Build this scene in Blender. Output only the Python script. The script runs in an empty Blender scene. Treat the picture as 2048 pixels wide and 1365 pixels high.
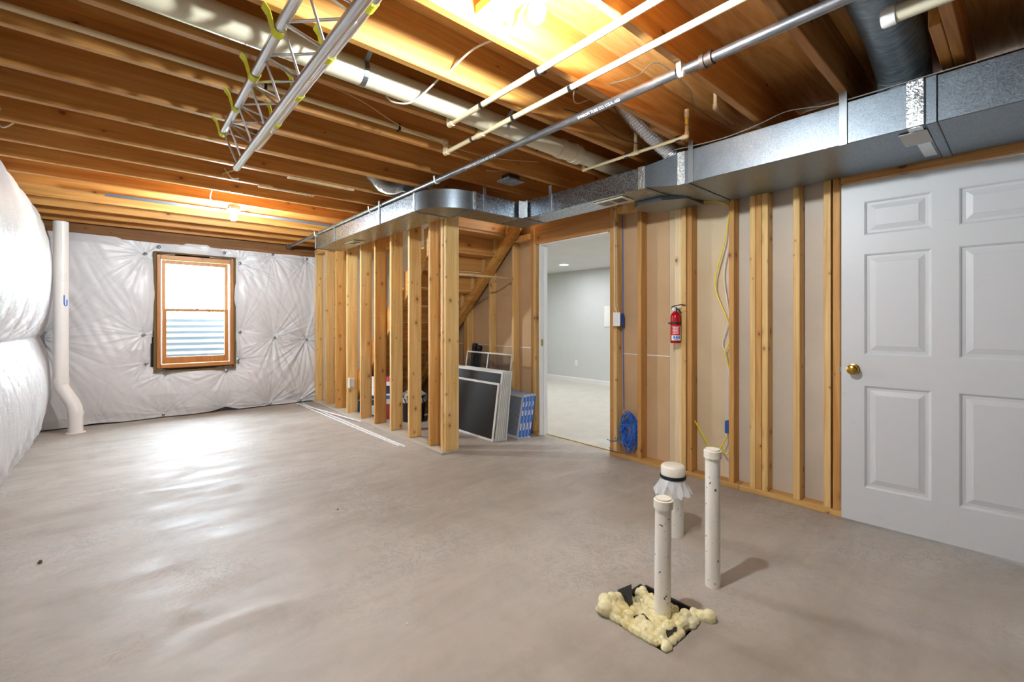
import bpy, bmesh, math, random
from mathutils import Vector, Matrix, noise

random.seed(7)
SC = bpy.context.scene
COL = SC.collection
PI = math.pi

# ------------------------------------------------------------------ camera
cam_d = bpy.data.cameras.new('camera')
cam = bpy.data.objects.new('camera', cam_d)
COL.objects.link(cam)
cam.location = (0, 0, 1.2)
cam.rotation_euler = (PI / 2, 0, -math.atan(784 / 900))
cam_d.sensor_width = 36
cam_d.lens = 36 * 900 / 2048
cam_d.shift_y = -37.5 / 2048
cam_d.clip_start = 0.02
SC.camera = cam

# ------------------------------------------------------------------ sky, light, exposure
world = bpy.data.worlds.new('sky')
SC.world = world
world.use_nodes = True
wb = world.node_tree.nodes['Background']
wb.inputs[0].default_value = (0.74, 0.88, 1.0, 1)
wb.inputs[1].default_value = 21.0
BULB = 840.0          # radiance of the bare bulbs
CAN = 88.0            # radiance of the recessed cans next door
vs = SC.view_settings
vs.view_transform = 'Standard'
vs.look = 'None'
vs.gamma = 1
vs.use_curve_mapping = False
vs.exposure = 1.62

# ------------------------------------------------------------------ materials
def lin(h):
    h = h.lstrip('#')
    r = []
    for i in (0, 2, 4):
        c = int(h[i:i + 2], 16) / 255
        r.append(c / 12.92 if c <= .04045 else ((c + .055) / 1.055) ** 2.4)
    return (*r, 1)

class NT:
    def __init__(s, name):
        s.m = bpy.data.materials.new(name)
        s.m.use_nodes = True
        s.t = s.m.node_tree
        s.b = s.t.nodes['Principled BSDF']
    def n(s, typ, **kw):
        nd = s.t.nodes.new(typ)
        for k, v in kw.items():
            setattr(nd, k, v)
        return nd
    def l(s, a, b):
        s.t.links.new(a, b)
    def val(s, op, a, b=None, clamp=False):
        nd = s.n('ShaderNodeMath', operation=op, use_clamp=clamp)
        for i, v in enumerate((a, b)):
            if v is None: continue
            if isinstance(v, (int, float)): nd.inputs[i].default_value = v
            else: s.l(v, nd.inputs[i])
        return nd.outputs[0]
    def coord(s, scale=(1, 1, 1), rnd=9.0):
        tc = s.n('ShaderNodeTexCoord')
        mp = s.n('ShaderNodeMapping')
        mp.inputs['Scale'].default_value = scale
        if rnd:
            oi = s.n('ShaderNodeObjectInfo')
            ad = s.n('ShaderNodeVectorMath', operation='ADD')
            cx = s.n('ShaderNodeCombineXYZ')
            for i, k in enumerate((rnd, rnd * 1.7, rnd * 2.3)):
                s.l(s.val('MULTIPLY', oi.outputs['Random'], k), cx.inputs[i])
            s.l(tc.outputs['Object'], ad.inputs[0]); s.l(cx.outputs[0], ad.inputs[1])
            s.l(ad.outputs[0], mp.inputs['Vector'])
        else:
            s.l(tc.outputs['Object'], mp.inputs['Vector'])
        return mp.outputs[0]
    def noise(s, v, scale, detail=4, rough=.55, dist=0):
        nd = s.n('ShaderNodeTexNoise')
        s.l(v, nd.inputs['Vector'])
        nd.inputs['Scale'].default_value = scale
        nd.inputs['Detail'].default_value = detail
        nd.inputs['Roughness'].default_value = rough
        nd.inputs['Distortion'].default_value = dist
        return nd.outputs['Fac']
    def ramp(s, fac, stops):
        nd = s.n('ShaderNodeValToRGB')
        cr = nd.color_ramp
        while len(cr.elements) < len(stops): cr.elements.new(.5)
        for e, (p, c) in zip(cr.elements, stops):
            e.position = p
            e.color = c if len(c) == 4 else (*c, 1)
        s.l(fac, nd.inputs['Fac'])
        return nd.outputs['Color']
    def mix(s, fac, a, b, blend='MIX'):
        nd = s.n('ShaderNodeMix', data_type='RGBA', blend_type=blend)
        if isinstance(fac, (int, float)): nd.inputs[0].default_value = fac
        else: s.l(fac, nd.inputs[0])
        for i, v in ((6, a), (7, b)):
            if isinstance(v, tuple): nd.inputs[i].default_value = v
            else: s.l(v, nd.inputs[i])
        return nd.outputs[2]
    def set(s, base=None, rough=None, metal=None, bump=None, bstr=.2, bdist=.01, spec=None):
        for key, v in (('Base Color', base), ('Roughness', rough), ('Metallic', metal), ('Specular IOR Level', spec)):
            if v is None: continue
            if isinstance(v, (int, float, tuple)): s.b.inputs[key].default_value = v
            else: s.l(v, s.b.inputs[key])
        if bump is not None:
            bp = s.n('ShaderNodeBump')
            bp.inputs['Strength'].default_value = bstr
            bp.inputs['Distance'].default_value = bdist
            s.l(bump, bp.inputs['Height']); s.l(bp.outputs[0], s.b.inputs['Normal'])
        return s.m

def plain(name, hexc, rough=.5, metal=0.0, spec=.5):
    return NT(name).set(lin(hexc), rough, metal, spec=spec)

def wood(name, dark, mid, light, axis, knots=.55, rough=.6, kscale=4.5):
    s = NT(name)
    sc = [11.0, 11.0, 11.0]; sc[axis] = .55
    v = s.coord(tuple(sc))
    g = s.noise(v, 1.6, 6, .62, 1.1)
    col = s.ramp(g, [(.25, lin(dark)), (.5, lin(mid)), (.75, lin(light))])
    sc2 = [90.0, 90.0, 90.0]; sc2[axis] = 2.5
    fine = s.noise(s.coord(tuple(sc2)), 1.0, 3)
    col = s.mix(.35, col, s.ramp(fine, [(.3, (.45, .45, .45)), (.7, (1, 1, 1))]), 'MULTIPLY')
    # tone differs from board to board
    oi = s.n('ShaderNodeObjectInfo')
    tone = s.ramp(oi.outputs['Random'], [(0, (.80, .74, .68)), (.5, (1, .97, .94)), (1, (1.0, 1.0, 1.0))])
    col = s.mix(.9, col, tone, 'MULTIPLY')
    # knots
    vo = s.n('ShaderNodeTexVoronoi', voronoi_dimensions='2D')
    sx = s.n('ShaderNodeSeparateXYZ'); s.l(s.coord((1, 1, 1)), sx.inputs[0])
    oth = [k for k in range(3) if k != axis]
    cb = s.n('ShaderNodeCombineXYZ')
    s.l(s.val('MULTIPLY', sx.outputs[axis], .7), cb.inputs[0])
    s.l(s.val('ADD', sx.outputs[oth[0]], s.val('MULTIPLY', sx.outputs[oth[1]], 1.13)), cb.inputs[1])
    wob = s.n('ShaderNodeVectorMath', operation='ADD'); s.l(cb.outputs[0], wob.inputs[0])
    nz_ = s.n('ShaderNodeTexNoise'); nz_.inputs['Scale'].default_value = 40; s.l(s.coord((1, 1, 1)), nz_.inputs['Vector'])
    vm = s.n('ShaderNodeVectorMath', operation='SCALE'); vm.inputs['Scale'].default_value = .012; s.l(nz_.outputs['Color'], vm.inputs[0]); s.l(vm.outputs[0], wob.inputs[1])
    s.l(wob.outputs[0], vo.inputs['Vector']); vo.inputs['Scale'].default_value = kscale * 1.5
    sep = s.n('ShaderNodeSeparateColor'); s.l(vo.outputs['Color'], sep.inputs[0])
    has = s.val('GREATER_THAN', sep.outputs[0], 1 - knots)
    size = s.val('ADD', s.val('MULTIPLY', s.val('POWER', sep.outputs[1], 2.5), .085), .022)
    ratio = s.val('DIVIDE', vo.outputs['Distance'], size)
    core = s.val('MULTIPLY', s.ramp(ratio, [(.55, (1, 1, 1)), (1.0, (0, 0, 0))]), has)
    col = s.mix(s.val('MULTIPLY', core, .8), col, lin('3a1c0a'))
    halo = s.val('MULTIPLY', s.ramp(s.val('MULTIPLY', ratio, .33), [(.3, (1, 1, 1)), (1.0, (0, 0, 0))]), has)
    col = s.mix(s.val('MULTIPLY', halo, .35), col, lin('8a4a16'))
    return s.set(col, rough, bump=fine, bstr=.12, bdist=.003)

JW = dict(dark='a8672a', mid='c98a45', light='dca765')
M = {}
M['joist'] = wood('joist_lumber', 'aa6d2a', 'ca8f47', 'deac67', 0, .5, .55, 3.2)
M['joist_y'] = wood('joist_lumber_cross', 'aa6d2a', 'ca8f47', 'deac67', 1, .5, .55, 3.2)
M['stud'] = wood('stud_lumber', 'cd9a54', 'e6bd79', 'f3d69e', 2, .75, .6, 5.0)
M['stud_dark'] = wood('stud_lumber_aged', 'b7803f', 'd09a54', 'e2b672', 2, .75, .6, 5.0)
M['stud_new'] = wood('stud_lumber_fresh', 'd8bd8e', 'e8d2a6', 'f0dfbb', 2, .6, .6, 5.0)
M['plate_y'] = wood('plate_lumber', 'bd8b4b', 'd7a863', 'e8c486', 1, .6, .6, 4.0)
M['plate_x'] = wood('plate_lumber_cross', 'bd8b4b', 'd7a863', 'e8c486', 0, .6, .6, 4.0)
M['plate_pale'] = wood('plate_weathered', 'b9b1a4', 'cfc8bc', 'ddd8cf', 1, .3, .7, 3.0)
M['header'] = wood('header_lumber', 'b47c40', 'cd9454', 'dfad6c', 1, .5, .6, 3.0)
M['stair'] = wood('stair_board', 'c08a48', 'd9a25a', 'eabd7b', 0, .6, .6, 3.0)
M['stringer'] = wood('stringer_lumber', 'bd8740', 'd8a255', 'e8bb74', 1, .5, .6, 3.0)
M['frame_wood'] = wood('window_wood_upright', 'a9682c', 'bd7c3a', 'cf9250', 2, .1, .45)
M['frame_wood_x'] = wood('window_wood_rail', 'a9682c', 'bd7c3a', 'cf9250', 0, .1, .45)
M['sill'] = wood('sill_lumber', '6e4420', '8a5a2c', '9c6c3a', 0, .4, .7)

def plywood():
    s = NT('plywood_sheathing')
    v = s.coord((1.1, 9, 9), 0)
    g = s.noise(v, 1.4, 5, .6, 2.2)
    col = s.ramp(g, [(.3, lin('c48845')), (.5, lin('dba35c')), (.72, lin('ebbd7c'))])
    st = s.noise(s.coord((2.0, 16, 16), 0), 1.0, 3, .5, .5)
    col = s.mix(s.val('MULTIPLY', s.ramp(st, [(.62, (0, 0, 0)), (.75, (1, 1, 1))]), .35), col, lin('6b3a12'))
    return s.set(col, .65, bump=g, bstr=.1, bdist=.003)
M['plywood'] = plywood()

def concrete():
    s = NT('concrete_slab')
    v = s.coord((1, 1, 1), 0)
    a = s.noise(v, .55, 3, .5)
    b = s.noise(v, 3.2, 8, .68, .5)
    col = s.ramp(a, [(.3, lin('988d82')), (.5, lin('b2aaa1')), (.7, lin('c6c0ba'))])
    col = s.mix(.45, col, s.ramp(b, [(.3, (.62, .60, .58)), (.6, (1, 1, 1))]), 'MULTIPLY')
    vo = s.noise(v, 9.0, 8, .75, 1.6)
    ridge = s.val('ABSOLUTE', s.val('SUBTRACT', vo, .5))
    vein = s.ramp(ridge, [(0, (1, 1, 1)), (.022, (0, 0, 0))])
    patch = s.ramp(s.noise(v, 1.1, 2), [(.42, (0, 0, 0)), (.62, (1, 1, 1))])
    col = s.mix(s.val('MULTIPLY', s.val('MULTIPLY', vein, patch), .55), col, lin('6f655b'))
    # trowel sweeps
    tr = s.noise(s.coord((.9, 5.0, 1), 0), 1.3, 5, .6, .8)
    col = s.mix(.30, col, s.ramp(tr, [(.35, (.72, .70, .69)), (.65, (1, 1, 1))]), 'MULTIPLY')
    sp = s.n('ShaderNodeTexVoronoi'); s.l(v, sp.inputs['Vector']); sp.inputs['Scale'].default_value = 3.0
    dots = s.ramp(sp.outputs['Distance'], [(.012, (1, 1, 1)), (.02, (0, 0, 0))])
    col = s.mix(s.val('MULTIPLY', dots, .7), col, lin('ece8e2'))
    rg = s.ramp(s.noise(s.coord((.8, 2.6, 1), 0), 2.2, 8, .7, .6), [(.34, (.44, .44, .44)), (.64, (.74, .74, .74))])
    s.l(rg, s.b.inputs['Roughness'])
    return s.set(col, None, bump=b, bstr=.16, bdist=.005, spec=.5)
M['concrete'] = concrete()

def poured(name, c1, c2):
    s = NT(name)
    v = s.coord((1, 1, 1), 0)
    return s.set(s.ramp(s.noise(v, 2.0, 6), [(.3, lin(c1)), (.7, lin(c2))]), .8)
M['wall_conc'] = poured('poured_wall', '8f8a84', 'a8a39c')

def sheeting():
    s = NT('white_plastic_sheeting')
    v = s.coord((1, 1, 1), 0)
    n1 = s.noise(s.coord((1.2, 1.2, 5), 0), 7, 5, .6, 1.0)
    n2 = s.noise(v, 45, 3, .6, .4)
    h = s.val('ADD', s.val('MULTIPLY', n1, 1.0), s.val('MULTIPLY', n2, .10))
    col = s.ramp(s.noise(v, 1.2, 3), [(.3, lin('c8c7ca')), (.7, lin('d4d3d6'))])
    return s.set(col, .36, bump=h, bstr=.22, bdist=.010, spec=.55)
M['sheet'] = sheeting()

def galv(name, c1='737c84', c2='8f979f', scale=330, rough=.40):
    s = NT(name)
    v = s.coord((1, 1, 1), 3)
    vo = s.n('ShaderNodeTexVoronoi'); s.l(v, vo.inputs['Vector']); vo.inputs['Scale'].default_value = scale
    sep = s.n('ShaderNodeSeparateColor'); s.l(vo.outputs['Color'], sep.inputs[0])
    col = s.ramp(sep.outputs[0], [(0, lin(c1)), (1, lin(c2))])
    big = s.noise(v, 2.4, 4)
    col = s.mix(.35, col, s.ramp(big, [(.35, (.72, .72, .72)), (.65, (1, 1, 1))]), 'MULTIPLY')
    rg = s.ramp(sep.outputs[1], [(0, (rough - .06,) * 3), (1, (rough + .12,) * 3)])
    s.l(rg, s.b.inputs['Roughness'])
    return s.set(col, None, 1.0, bump=s.noise(v, 5, 2), bstr=.10, bdist=.02)
M['galv'] = galv('galvanised_sheet')
M['galv_spangle'] = galv('galvanised_spangle', '6a737b', 'c6cfd7', 190, .30)
M['galv_dark'] = galv('galvanised_aged', '6d7479', '9aa2a8', 60, .38)
_s = NT('round_duct_steel'); _v = _s.coord((1, 1, 1), 0)
_st = _s.noise(_s.coord((16, 3, 3), 0), 5, 5, .6, .8)
M['round_duct'] = _s.set(_s.ramp(_st, [(.35, lin('5c6973')), (.6, lin('7f8c96')), (.74, lin('a9aca8'))]), .34, .5, bump=_st, bstr=.25, bdist=.006)
M['foil'] = NT('foil_tape')
_s = M['foil']; _v = _s.coord((1, 1, 1), 3)
M['foil'] = _s.set(lin('d9dde0'), .22, 1.0, bump=_s.noise(_v, 60, 4, .6, 1.5), bstr=.6, bdist=.006)
M['alu'] = plain('aluminium_tube', 'd4d6da', .30, 1.0)
M['rail'] = plain('grey_rail', '5d666d', .6, .2)
M['steel'] = plain('steel_strap', '9aa0a5', .4, 1.0)
def iron():
    s = NT('black_iron_pipe')
    v = s.coord((6, 1.2, 6), 0)
    a = s.noise(v, 8, 5, .65)
    col = s.ramp(a, [(.38, lin('6b6a6c')), (.58, lin('8b8a8c')), (.72, lin('8a5a44'))])
    return s.set(col, .36, .75)
M['iron'] = iron()
M['iron_rust'] = plain('rusty_iron_fitting', '5e5049', .55, .5)
def pvc(name, base, dirt, amount, scale=40):
    s = NT(name)
    v = s.coord((1, 1, .8), 5)
    a = s.noise(v, scale, 3, .6)
    b = s.noise(v, 3, 3)
    col = s.mix(s.ramp(a, [(amount, (0, 0, 0)), (amount + .03, (1, 1, 1))]), lin(base), lin(dirt))
    col = s.mix(.25, col, s.ramp(b, [(.3, (.86, .83, .78)), (.7, (1, 1, 1))]), 'MULTIPLY')
    return s.set(col, .33)
M['pvc_dirty'] = pvc('spattered_pvc', 'f0ede6', '6b4f38', .655, 60)
M['pvc'] = pvc('cream_pvc', 'd9d0b6', 'c6b997', .8)
M['pvc_white'] = pvc('white_pvc', 'eceae8', 'd8d6d2', .8)
M['pvc_cap'] = pvc('cream_cap', 'ebe6da', 'd5cbb4', .72)
M['cpvc'] = pvc('tan_cpvc', 'e9d6ad', 'dcc48f', .75)
M['cpvc_glue'] = plain('yellow_glue_stain', 'd8b23a', .4)
M['white'] = plain('white_plastic', 'f1f1f0', .35)
M['paint'] = NT('door_paint')
_s = M['paint']; _v = _s.coord((1, 1, 1), 0)
_g = _s.noise(_s.coord((14, 14, 1.2), 0), 6, 3)
_sc = _s.ramp(_s.noise(_s.coord((1, 1, 3.5), 0), 6, 5, .7), [(.64, (0, 0, 0)), (.72, (1, 1, 1))])
_c = _s.mix(_s.val('MULTIPLY', _sc, .22), lin('d3d4d7'), lin('a8a6a2'))
M['paint'] = _s.set(_c, .42, bump=_g, bstr=.15, bdist=.002)
M['brass'] = plain('polished_brass', 'c9a545', .2, 1.0)
M['black'] = plain('black_plastic', '1b1b1e', .4)
M['black_gloss'] = plain('black_gloss', '15151a', .18)
M['rubber'] = plain('black_rubber', '141416', .6)
M['red'] = plain('red_enamel', 'b3101f', .2)
M['red_label'] = plain('red_label', 'd8232a', .4)
M['blue'] = plain('blue_plastic', '1f4f9c', .4)
M['blue_cable'] = plain('blue_cable_jacket', '1c6bd0', .4)
M['blue_ink'] = plain('blue_print', '2f72d8', .5)
M['navy'] = plain('navy_board', '23245c', .5)
M['yellow_cable'] = plain('yellow_cable_jacket', 'e9cf1f', .4)
M['white_cable'] = plain('white_cable_jacket', 'e4dccb', .45)
M['tan_cable'] = plain('tan_cable_jacket', 'c9a878', .5)
M['grey_cable'] = plain('grey_cable', '8d8780', .5)
M['strap_yellow'] = plain('yellow_webbing', 'd9d62c', .6)
M['pink'] = plain('pink_plastic', 'd8467a', .4)
M['maroon'] = plain('maroon_plastic', '9a2f35', .45)
M['ink'] = plain('pencil_ink', '2a1a10', .8)
M['print_white'] = plain('white_print', 'e9e9ea', .6)
M['filter_grey'] = NT('filter_media')
_s = M['filter_grey']; _v = _s.coord((1, 1, 1), 0)
M['filter_grey'] = _s.set(_s.ramp(_s.noise(_v, 130, 3), [(.35, lin('5c6470')), (.65, lin('9aa1ab'))]), .7)
M['card'] = plain('cardboard_frame', 'c9ccd0', .7)
M['screen_frame'] = plain('white_screen_frame', 'd9d9d4', .4)
M['screen_mesh'] = plain('black_screen_mesh', '101013', .45)
def see_mesh():
    s = NT('thin_screen_mesh')
    tr = s.n('ShaderNodeBsdfTransparent')
    mx = s.n('ShaderNodeMixShader'); mx.inputs[0].default_value = .30
    out = s.t.nodes['Material Output']
    s.b.inputs['Base Color'].default_value = lin('2a2a2e')
    s.l(tr.outputs[0], mx.inputs[1]); s.l(s.b.outputs[0], mx.inputs[2]); s.l(mx.outputs[0], out.inputs['Surface'])
    return s.m
M['see_mesh'] = see_mesh()
def glass():
    s = NT('window_glass')
    tr = s.n('ShaderNodeBsdfTransparent'); gl = s.n('ShaderNodeBsdfGlossy'); gl.inputs['Roughness'].default_value = .02
    mx = s.n('ShaderNodeMixShader'); mx.inputs[0].default_value = .05
    s.l(tr.outputs[0], mx.inputs[1]); s.l(gl.outputs[0], mx.inputs[2])
    s.l(mx.outputs[0], s.t.nodes['Material Output'].inputs['Surface'])
    return s.m
M['glass'] = glass()
def film():
    s = NT('thin_plastic_film')
    tr = s.n('ShaderNodeBsdfTransparent')
    mx = s.n('ShaderNodeMixShader'); mx.inputs[0].default_value = .62
    s.b.inputs['Base Color'].default_value = lin('eef0f4'); s.b.inputs['Roughness'].default_value = .3
    s.l(tr.outputs[0], mx.inputs[1]); s.l(s.b.outputs[0], mx.inputs[2])
    s.l(mx.outputs[0], s.t.nodes['Material Output'].inputs['Surface'])
    return s.m
M['film'] = film()
def drywall(name, c1, c2):
    s = NT(name)
    v = s.coord((1, 1, 1), 3)
    return s.set(s.ramp(s.noise(v, 2.2, 5, .6), [(.3, lin(c1)), (.7, lin(c2))]), .8, bump=s.noise(v, 60, 2), bstr=.05, bdist=.002)
M['dw_brown'] = drywall('drywall_brown_paper', 'be9d76', 'cba983')
M['dw_tan'] = drywall('drywall_tan_paper', 'cab493', 'd5c2a2')
M['dw_grey'] = drywall('drywall_grey_paper', 'c3b7a8', 'cfc4b6')
M['dw_painted'] = drywall('painted_drywall', 'd3d7d8', 'd8dcdd')
M['dw_ceiling'] = drywall('ceiling_paint', 'e2e4e4', 'e8eaea')
M['dw_stair'] = drywall('beige_drywall', 'cfc4b0', 'd8cebb')
M['trim'] = plain('white_trim', 'eeeeee', .4)
def carpet():
    s = NT('cream_carpet')
    v = s.coord((1, 1, 1), 0)
    a = s.noise(v, 90, 4, .7); b = s.noise(v, 5, 4)
    col = s.mix(.5, s.ramp(a, [(.3, lin('c8c5bd')), (.7, lin('e4e2dc'))]), s.ramp(b, [(.3, lin('c4c0b6')), (.7, lin('d8d4ca'))]))
    return s.set(col, .95, bump=a, bstr=.5, bdist=.01)
M['carpet'] = carpet()
def foam():
    s = NT('spray_foam')
    v = s.coord((1, 1, 1), 0)
    col = s.ramp(s.noise(v, 9, 4), [(.3, lin('dcc988')), (.55, lin('ece3b4')), (.8, lin('f4efcf'))])
    return s.set(col, .16, bump=s.noise(v, 38, 4, .6, .6), bstr=.45, bdist=.012)
M['foam'] = foam()
def emit(name, col, strength):
    s = NT(name)
    s.b.inputs['Base Color'].default_value = (1, 1, 1, 1)
    s.b.inputs['Emission Color'].default_value = col
    s.b.inputs['Emission Strength'].default_value = strength
    return s.m
M['bulb'] = emit('lit_bulb', (.90, .99, 1.04, 1), BULB)
M['upstairs'] = emit('upstairs_bulb', (1, .97, .93, 1), 45.0)
M['can'] = emit('lit_can', (.97, .99, 1, 1), CAN)
M['grass'] = poured('lawn', '6d8a4a', '8ba865')
M['leaf'] = plain('leaf_green', '7d9a6a', .5)
M['bark'] = plain('bark_brown', '6a5644', .8)
M['well'] = plain('window_well_steel', '7c8891', .5, .1)
M['insul'] = plain('glass_wool_edge', '6b5634', .95)

# ------------------------------------------------------------------ mesh helpers
WL = {}
def wloc(o): return WL.get(o.name, Vector((0, 0, 0))) if o else Vector((0, 0, 0))

class MB:
    def __init__(s, T=None):
        s.bm = bmesh.new(); s.T = T
    def _v(s, p):
        p = Vector(p)
        return s.bm.verts.new(s.T @ p if s.T else p)
    def face(s, vs_):
        try: return s.bm.faces.new(vs_)
        except ValueError: return None
    def poly(s, pts): return s.face([s._v(p) for p in pts])
    def box(s, x0, x1, y0, y1, z0, z1, bev=0):
        if bev:
            lo, hi = Vector((x0, y0, z0)), Vector((x1, y1, z1))
            V = {}
            for a in (0, 1):
                for b in (0, 1):
                    for c in (0, 1):
                        P = Vector((hi[0] if a else lo[0], hi[1] if b else lo[1], hi[2] if c else lo[2]))
                        sg = (-1 if a else 1, -1 if b else 1, -1 if c else 1)
                        for ax in range(3):
                            q = P.copy()
                            for o in range(3):
                                if o != ax: q[o] += sg[o] * bev
                            V[a, b, c, ax] = s._v(q)
            R = (0, 1)
            for ax in range(3):
                u, w = (ax + 1) % 3, (ax + 2) % 3
                def k(i, j, e):
                    t = [0, 0, 0]; t[ax] = e; t[u] = i; t[w] = j
                    return t
                for e in R:
                    s.face([V[(*k(i, j, e), ax)] for i, j in ((0, 0), (1, 0), (1, 1), (0, 1))])
                for i in R:
                    for j in R:
                        s.face([V[(*k(i, j, 0), u)], V[(*k(i, j, 1), u)], V[(*k(i, j, 1), w)], V[(*k(i, j, 0), w)]])
            for a in R:
                for b in R:
                    for c in R:
                        s.face([V[a, b, c, ax] for ax in range(3)])
            return s
        v = [s._v((x, y, z)) for x in (x0, x1) for y in (y0, y1) for z in (z0, z1)]
        for f in ((0, 1, 3, 2), (4, 6, 7, 5), (0, 4, 5, 1), (2, 3, 7, 6), (0, 2, 6, 4), (1, 5, 7, 3)):
            s.face([v[i] for i in f])
        return s
    def prism(s, pts, off):
        off = Vector(off)
        a = [s._v(p) for p in pts]; b = [s._v(Vector(p) + off) for p in pts]
        n = len(pts)
        s.face(a); s.face(b[::-1])
        for i in range(n): s.face([a[i], b[i], b[(i + 1) % n], a[(i + 1) % n]])
        return s
    def loft(s, rings, cap=True):
        R = [[s._v(p) for p in r] for r in rings]
        n = len(R[0])
        for r0, r1 in zip(R, R[1:]):
            for i in range(n): s.face([r0[i], r0[(i + 1) % n], r1[(i + 1) % n], r1[i]])
        if cap: s.face(R[0][::-1]); s.face(R[-1])
        return s
    def tube(s, pts, r, n=10, cap=True):
        pts = [Vector(p) for p in pts]
        rr = r if isinstance(r, (list, tuple)) else [r] * len(pts)
        rings = []; prev = None
        for i, p in enumerate(pts):
            t = (pts[min(i + 1, len(pts) - 1)] - pts[max(i - 1, 0)])
            if t.length < 1e-9: t = Vector((0, 0, 1))
            t.normalize()
            if prev is None:
                up = Vector((0, 0, 1)) if abs(t.z) < .9 else Vector((1, 0, 0))
                a = t.cross(up).normalized()
            else:
                a = (prev - t * prev.dot(t))
                if a.length < 1e-6: a = t.orthogonal()
                a.normalize()
            prev = a; b = t.cross(a)
            rings.append([p + (a * math.cos(k * 2 * PI / n) + b * math.sin(k * 2 * PI / n)) * rr[i] for k in range(n)])
        return s.loft(rings, cap)
    def lathe(s, prof, o=(0, 0, 0), axis=(0, 0, 1), n=20):
        o = Vector(o); t = Vector(axis).normalized()
        a = t.orthogonal().normalized(); b = t.cross(a)
        rings = [[o + t * h + (a * math.cos(k * 2 * PI / n) + b * math.sin(k * 2 * PI / n)) * max(r, 1e-4) for k in range(n)] for r, h in prof]
        return s.loft(rings, False)
    def ball(s, c, r, n=10):
        m = max(4, n // 2)
        prof = [(r * math.sin(PI * i / m), -r * math.cos(PI * i / m)) for i in range(m + 1)]
        return s.lathe(prof, c, (0, 0, 1), n)
    def strip(s, pts, w, thick=.0015):      # flat ribbon through pts, width vector w
        w = Vector(w); rings = []
        for i, p in enumerate(pts):
            p = Vector(p)
            t = (Vector(pts[min(i + 1, len(pts) - 1)]) - Vector(pts[max(i - 1, 0)])).normalized()
            nn = t.cross(w).normalized() * thick
            rings.append([p - w / 2 - nn, p + w / 2 - nn, p + w / 2 + nn, p - w / 2 + nn])
        return s.loft(rings, True)
    def build(s, name, mat, parent=None, smooth=False, base=None):
        bmesh.ops.recalc_face_normals(s.bm, faces=s.bm.faces)
        xs = [v.co for v in s.bm.verts]
        lo = Vector([min(c[i] for c in xs) for i in range(3)]); hi = Vector([max(c[i] for c in xs) for i in range(3)])
        o0 = Vector(((lo.x + hi.x) / 2, (lo.y + hi.y) / 2, lo.z)) if base is None else Vector(base)
        for v in s.bm.verts: v.co -= o0
        me = bpy.data.meshes.new(name)
        s.bm.to_mesh(me); s.bm.free()
        mats = mat if isinstance(mat, (list, tuple)) else [mat]
        for m in mats: me.materials.append(M[m] if isinstance(m, str) else m)
        if smooth:
            for p in me.polygons: p.use_smooth = True
            me.set_sharp_from_angle(angle=math.radians(38))
        o = bpy.data.objects.new(name, me); COL.objects.link(o)
        o.location = o0 - wloc(parent); o.parent = parent
        WL[o.name] = o0.copy()
        return o

def tag(o, label, cat, group=None, kind=None):
    o['label'] = label; o['category'] = cat
    if group: o['group'] = group
    if kind: o['kind'] = kind
    return o
def empty(name, loc, label=None, cat=None, group=None, kind=None):
    o = bpy.data.objects.new(name, None); COL.objects.link(o)
    o.location = loc; WL[o.name] = Vector(loc)
    o.empty_display_size = .1
    if label: tag(o, label, cat, group, kind)
    return o
def dup(src, loc, parent=None):          # share the mesh, new place (loc: world)
    o = src.copy(); COL.objects.link(o)
    o.parent = parent; o.location = Vector(loc) - wloc(parent)
    WL[o.name] = Vector(loc)
    return o
def text(name, body, size, loc, rot, mat, parent, align='LEFT'):
    c = bpy.data.curves.new(name, 'FONT'); c.body = body; c.size = size; c.extrude = .0004; c.align_x = align
    o = bpy.data.objects.new(name, c); COL.objects.link(o)
    c.materials.append(M[mat])
    bpy.context.view_layer.update()
    me = bpy.data.meshes.new_from_object(o.evaluated_get(bpy.context.evaluated_depsgraph_get()))
    bpy.data.objects.remove(o)
    o = bpy.data.objects.new(name, me); COL.objects.link(o)
    if not me.materials: me.materials.append(M[mat])
    o.parent = parent; o.location = Vector(loc) - wloc(parent); o.rotation_euler = rot
    WL[o.name] = Vector(loc)
    return o
def arc(c, r, a0, a1, u, v, n=8):
    c, u, v = Vector(c), Vector(u), Vector(v)
    return [c + (u * math.cos(a0 + (a1 - a0) * i / n) + v * math.sin(a0 + (a1 - a0) * i / n)) * r for i in range(n + 1)]
def smooth_path(pts, sub=6):
    P = [Vector(p) for p in pts]; out = []
    for i in range(len(P) - 1):
        p0, p1, p2, p3 = P[max(i - 1, 0)], P[i], P[i + 1], P[min(i + 2, len(P) - 1)]
        for k in range(sub):
            t = k / sub
            out.append(.5 * ((2 * p1) + (p2 - p0) * t + (2 * p0 - 5 * p1 + 4 * p2 - p3) * t * t + (3 * p1 - p0 - 3 * p2 + p3) * t ** 3))
    out.append(P[-1]); return out

# ------------------------------------------------------------------ dimensions (metres)
ZC = 2.334            # underside of joists
ZT = 2.569            # top of joists
YJS = [.583, .986, 1.385, 1.772, 2.165, 2.545, 2.945, 3.337, 3.755, 4.158, 4.56, 4.976, 5.38, 5.79, 6.23, 6.655, 7.077]
def YJ(k): return YJS[k] if 0 <= k < 17 else .583 + .406 * k
XW = 3.34             # face of the long stud wall
XS = 2.22             # face of the stair wall studs
YB = 7.25             # concrete behind the window wall
YF = -3.2             # wall behind the camera
XL = -.80             # concrete behind the left blanket
PIT = (1.49, 1.80, .86, 1.17)

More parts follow.
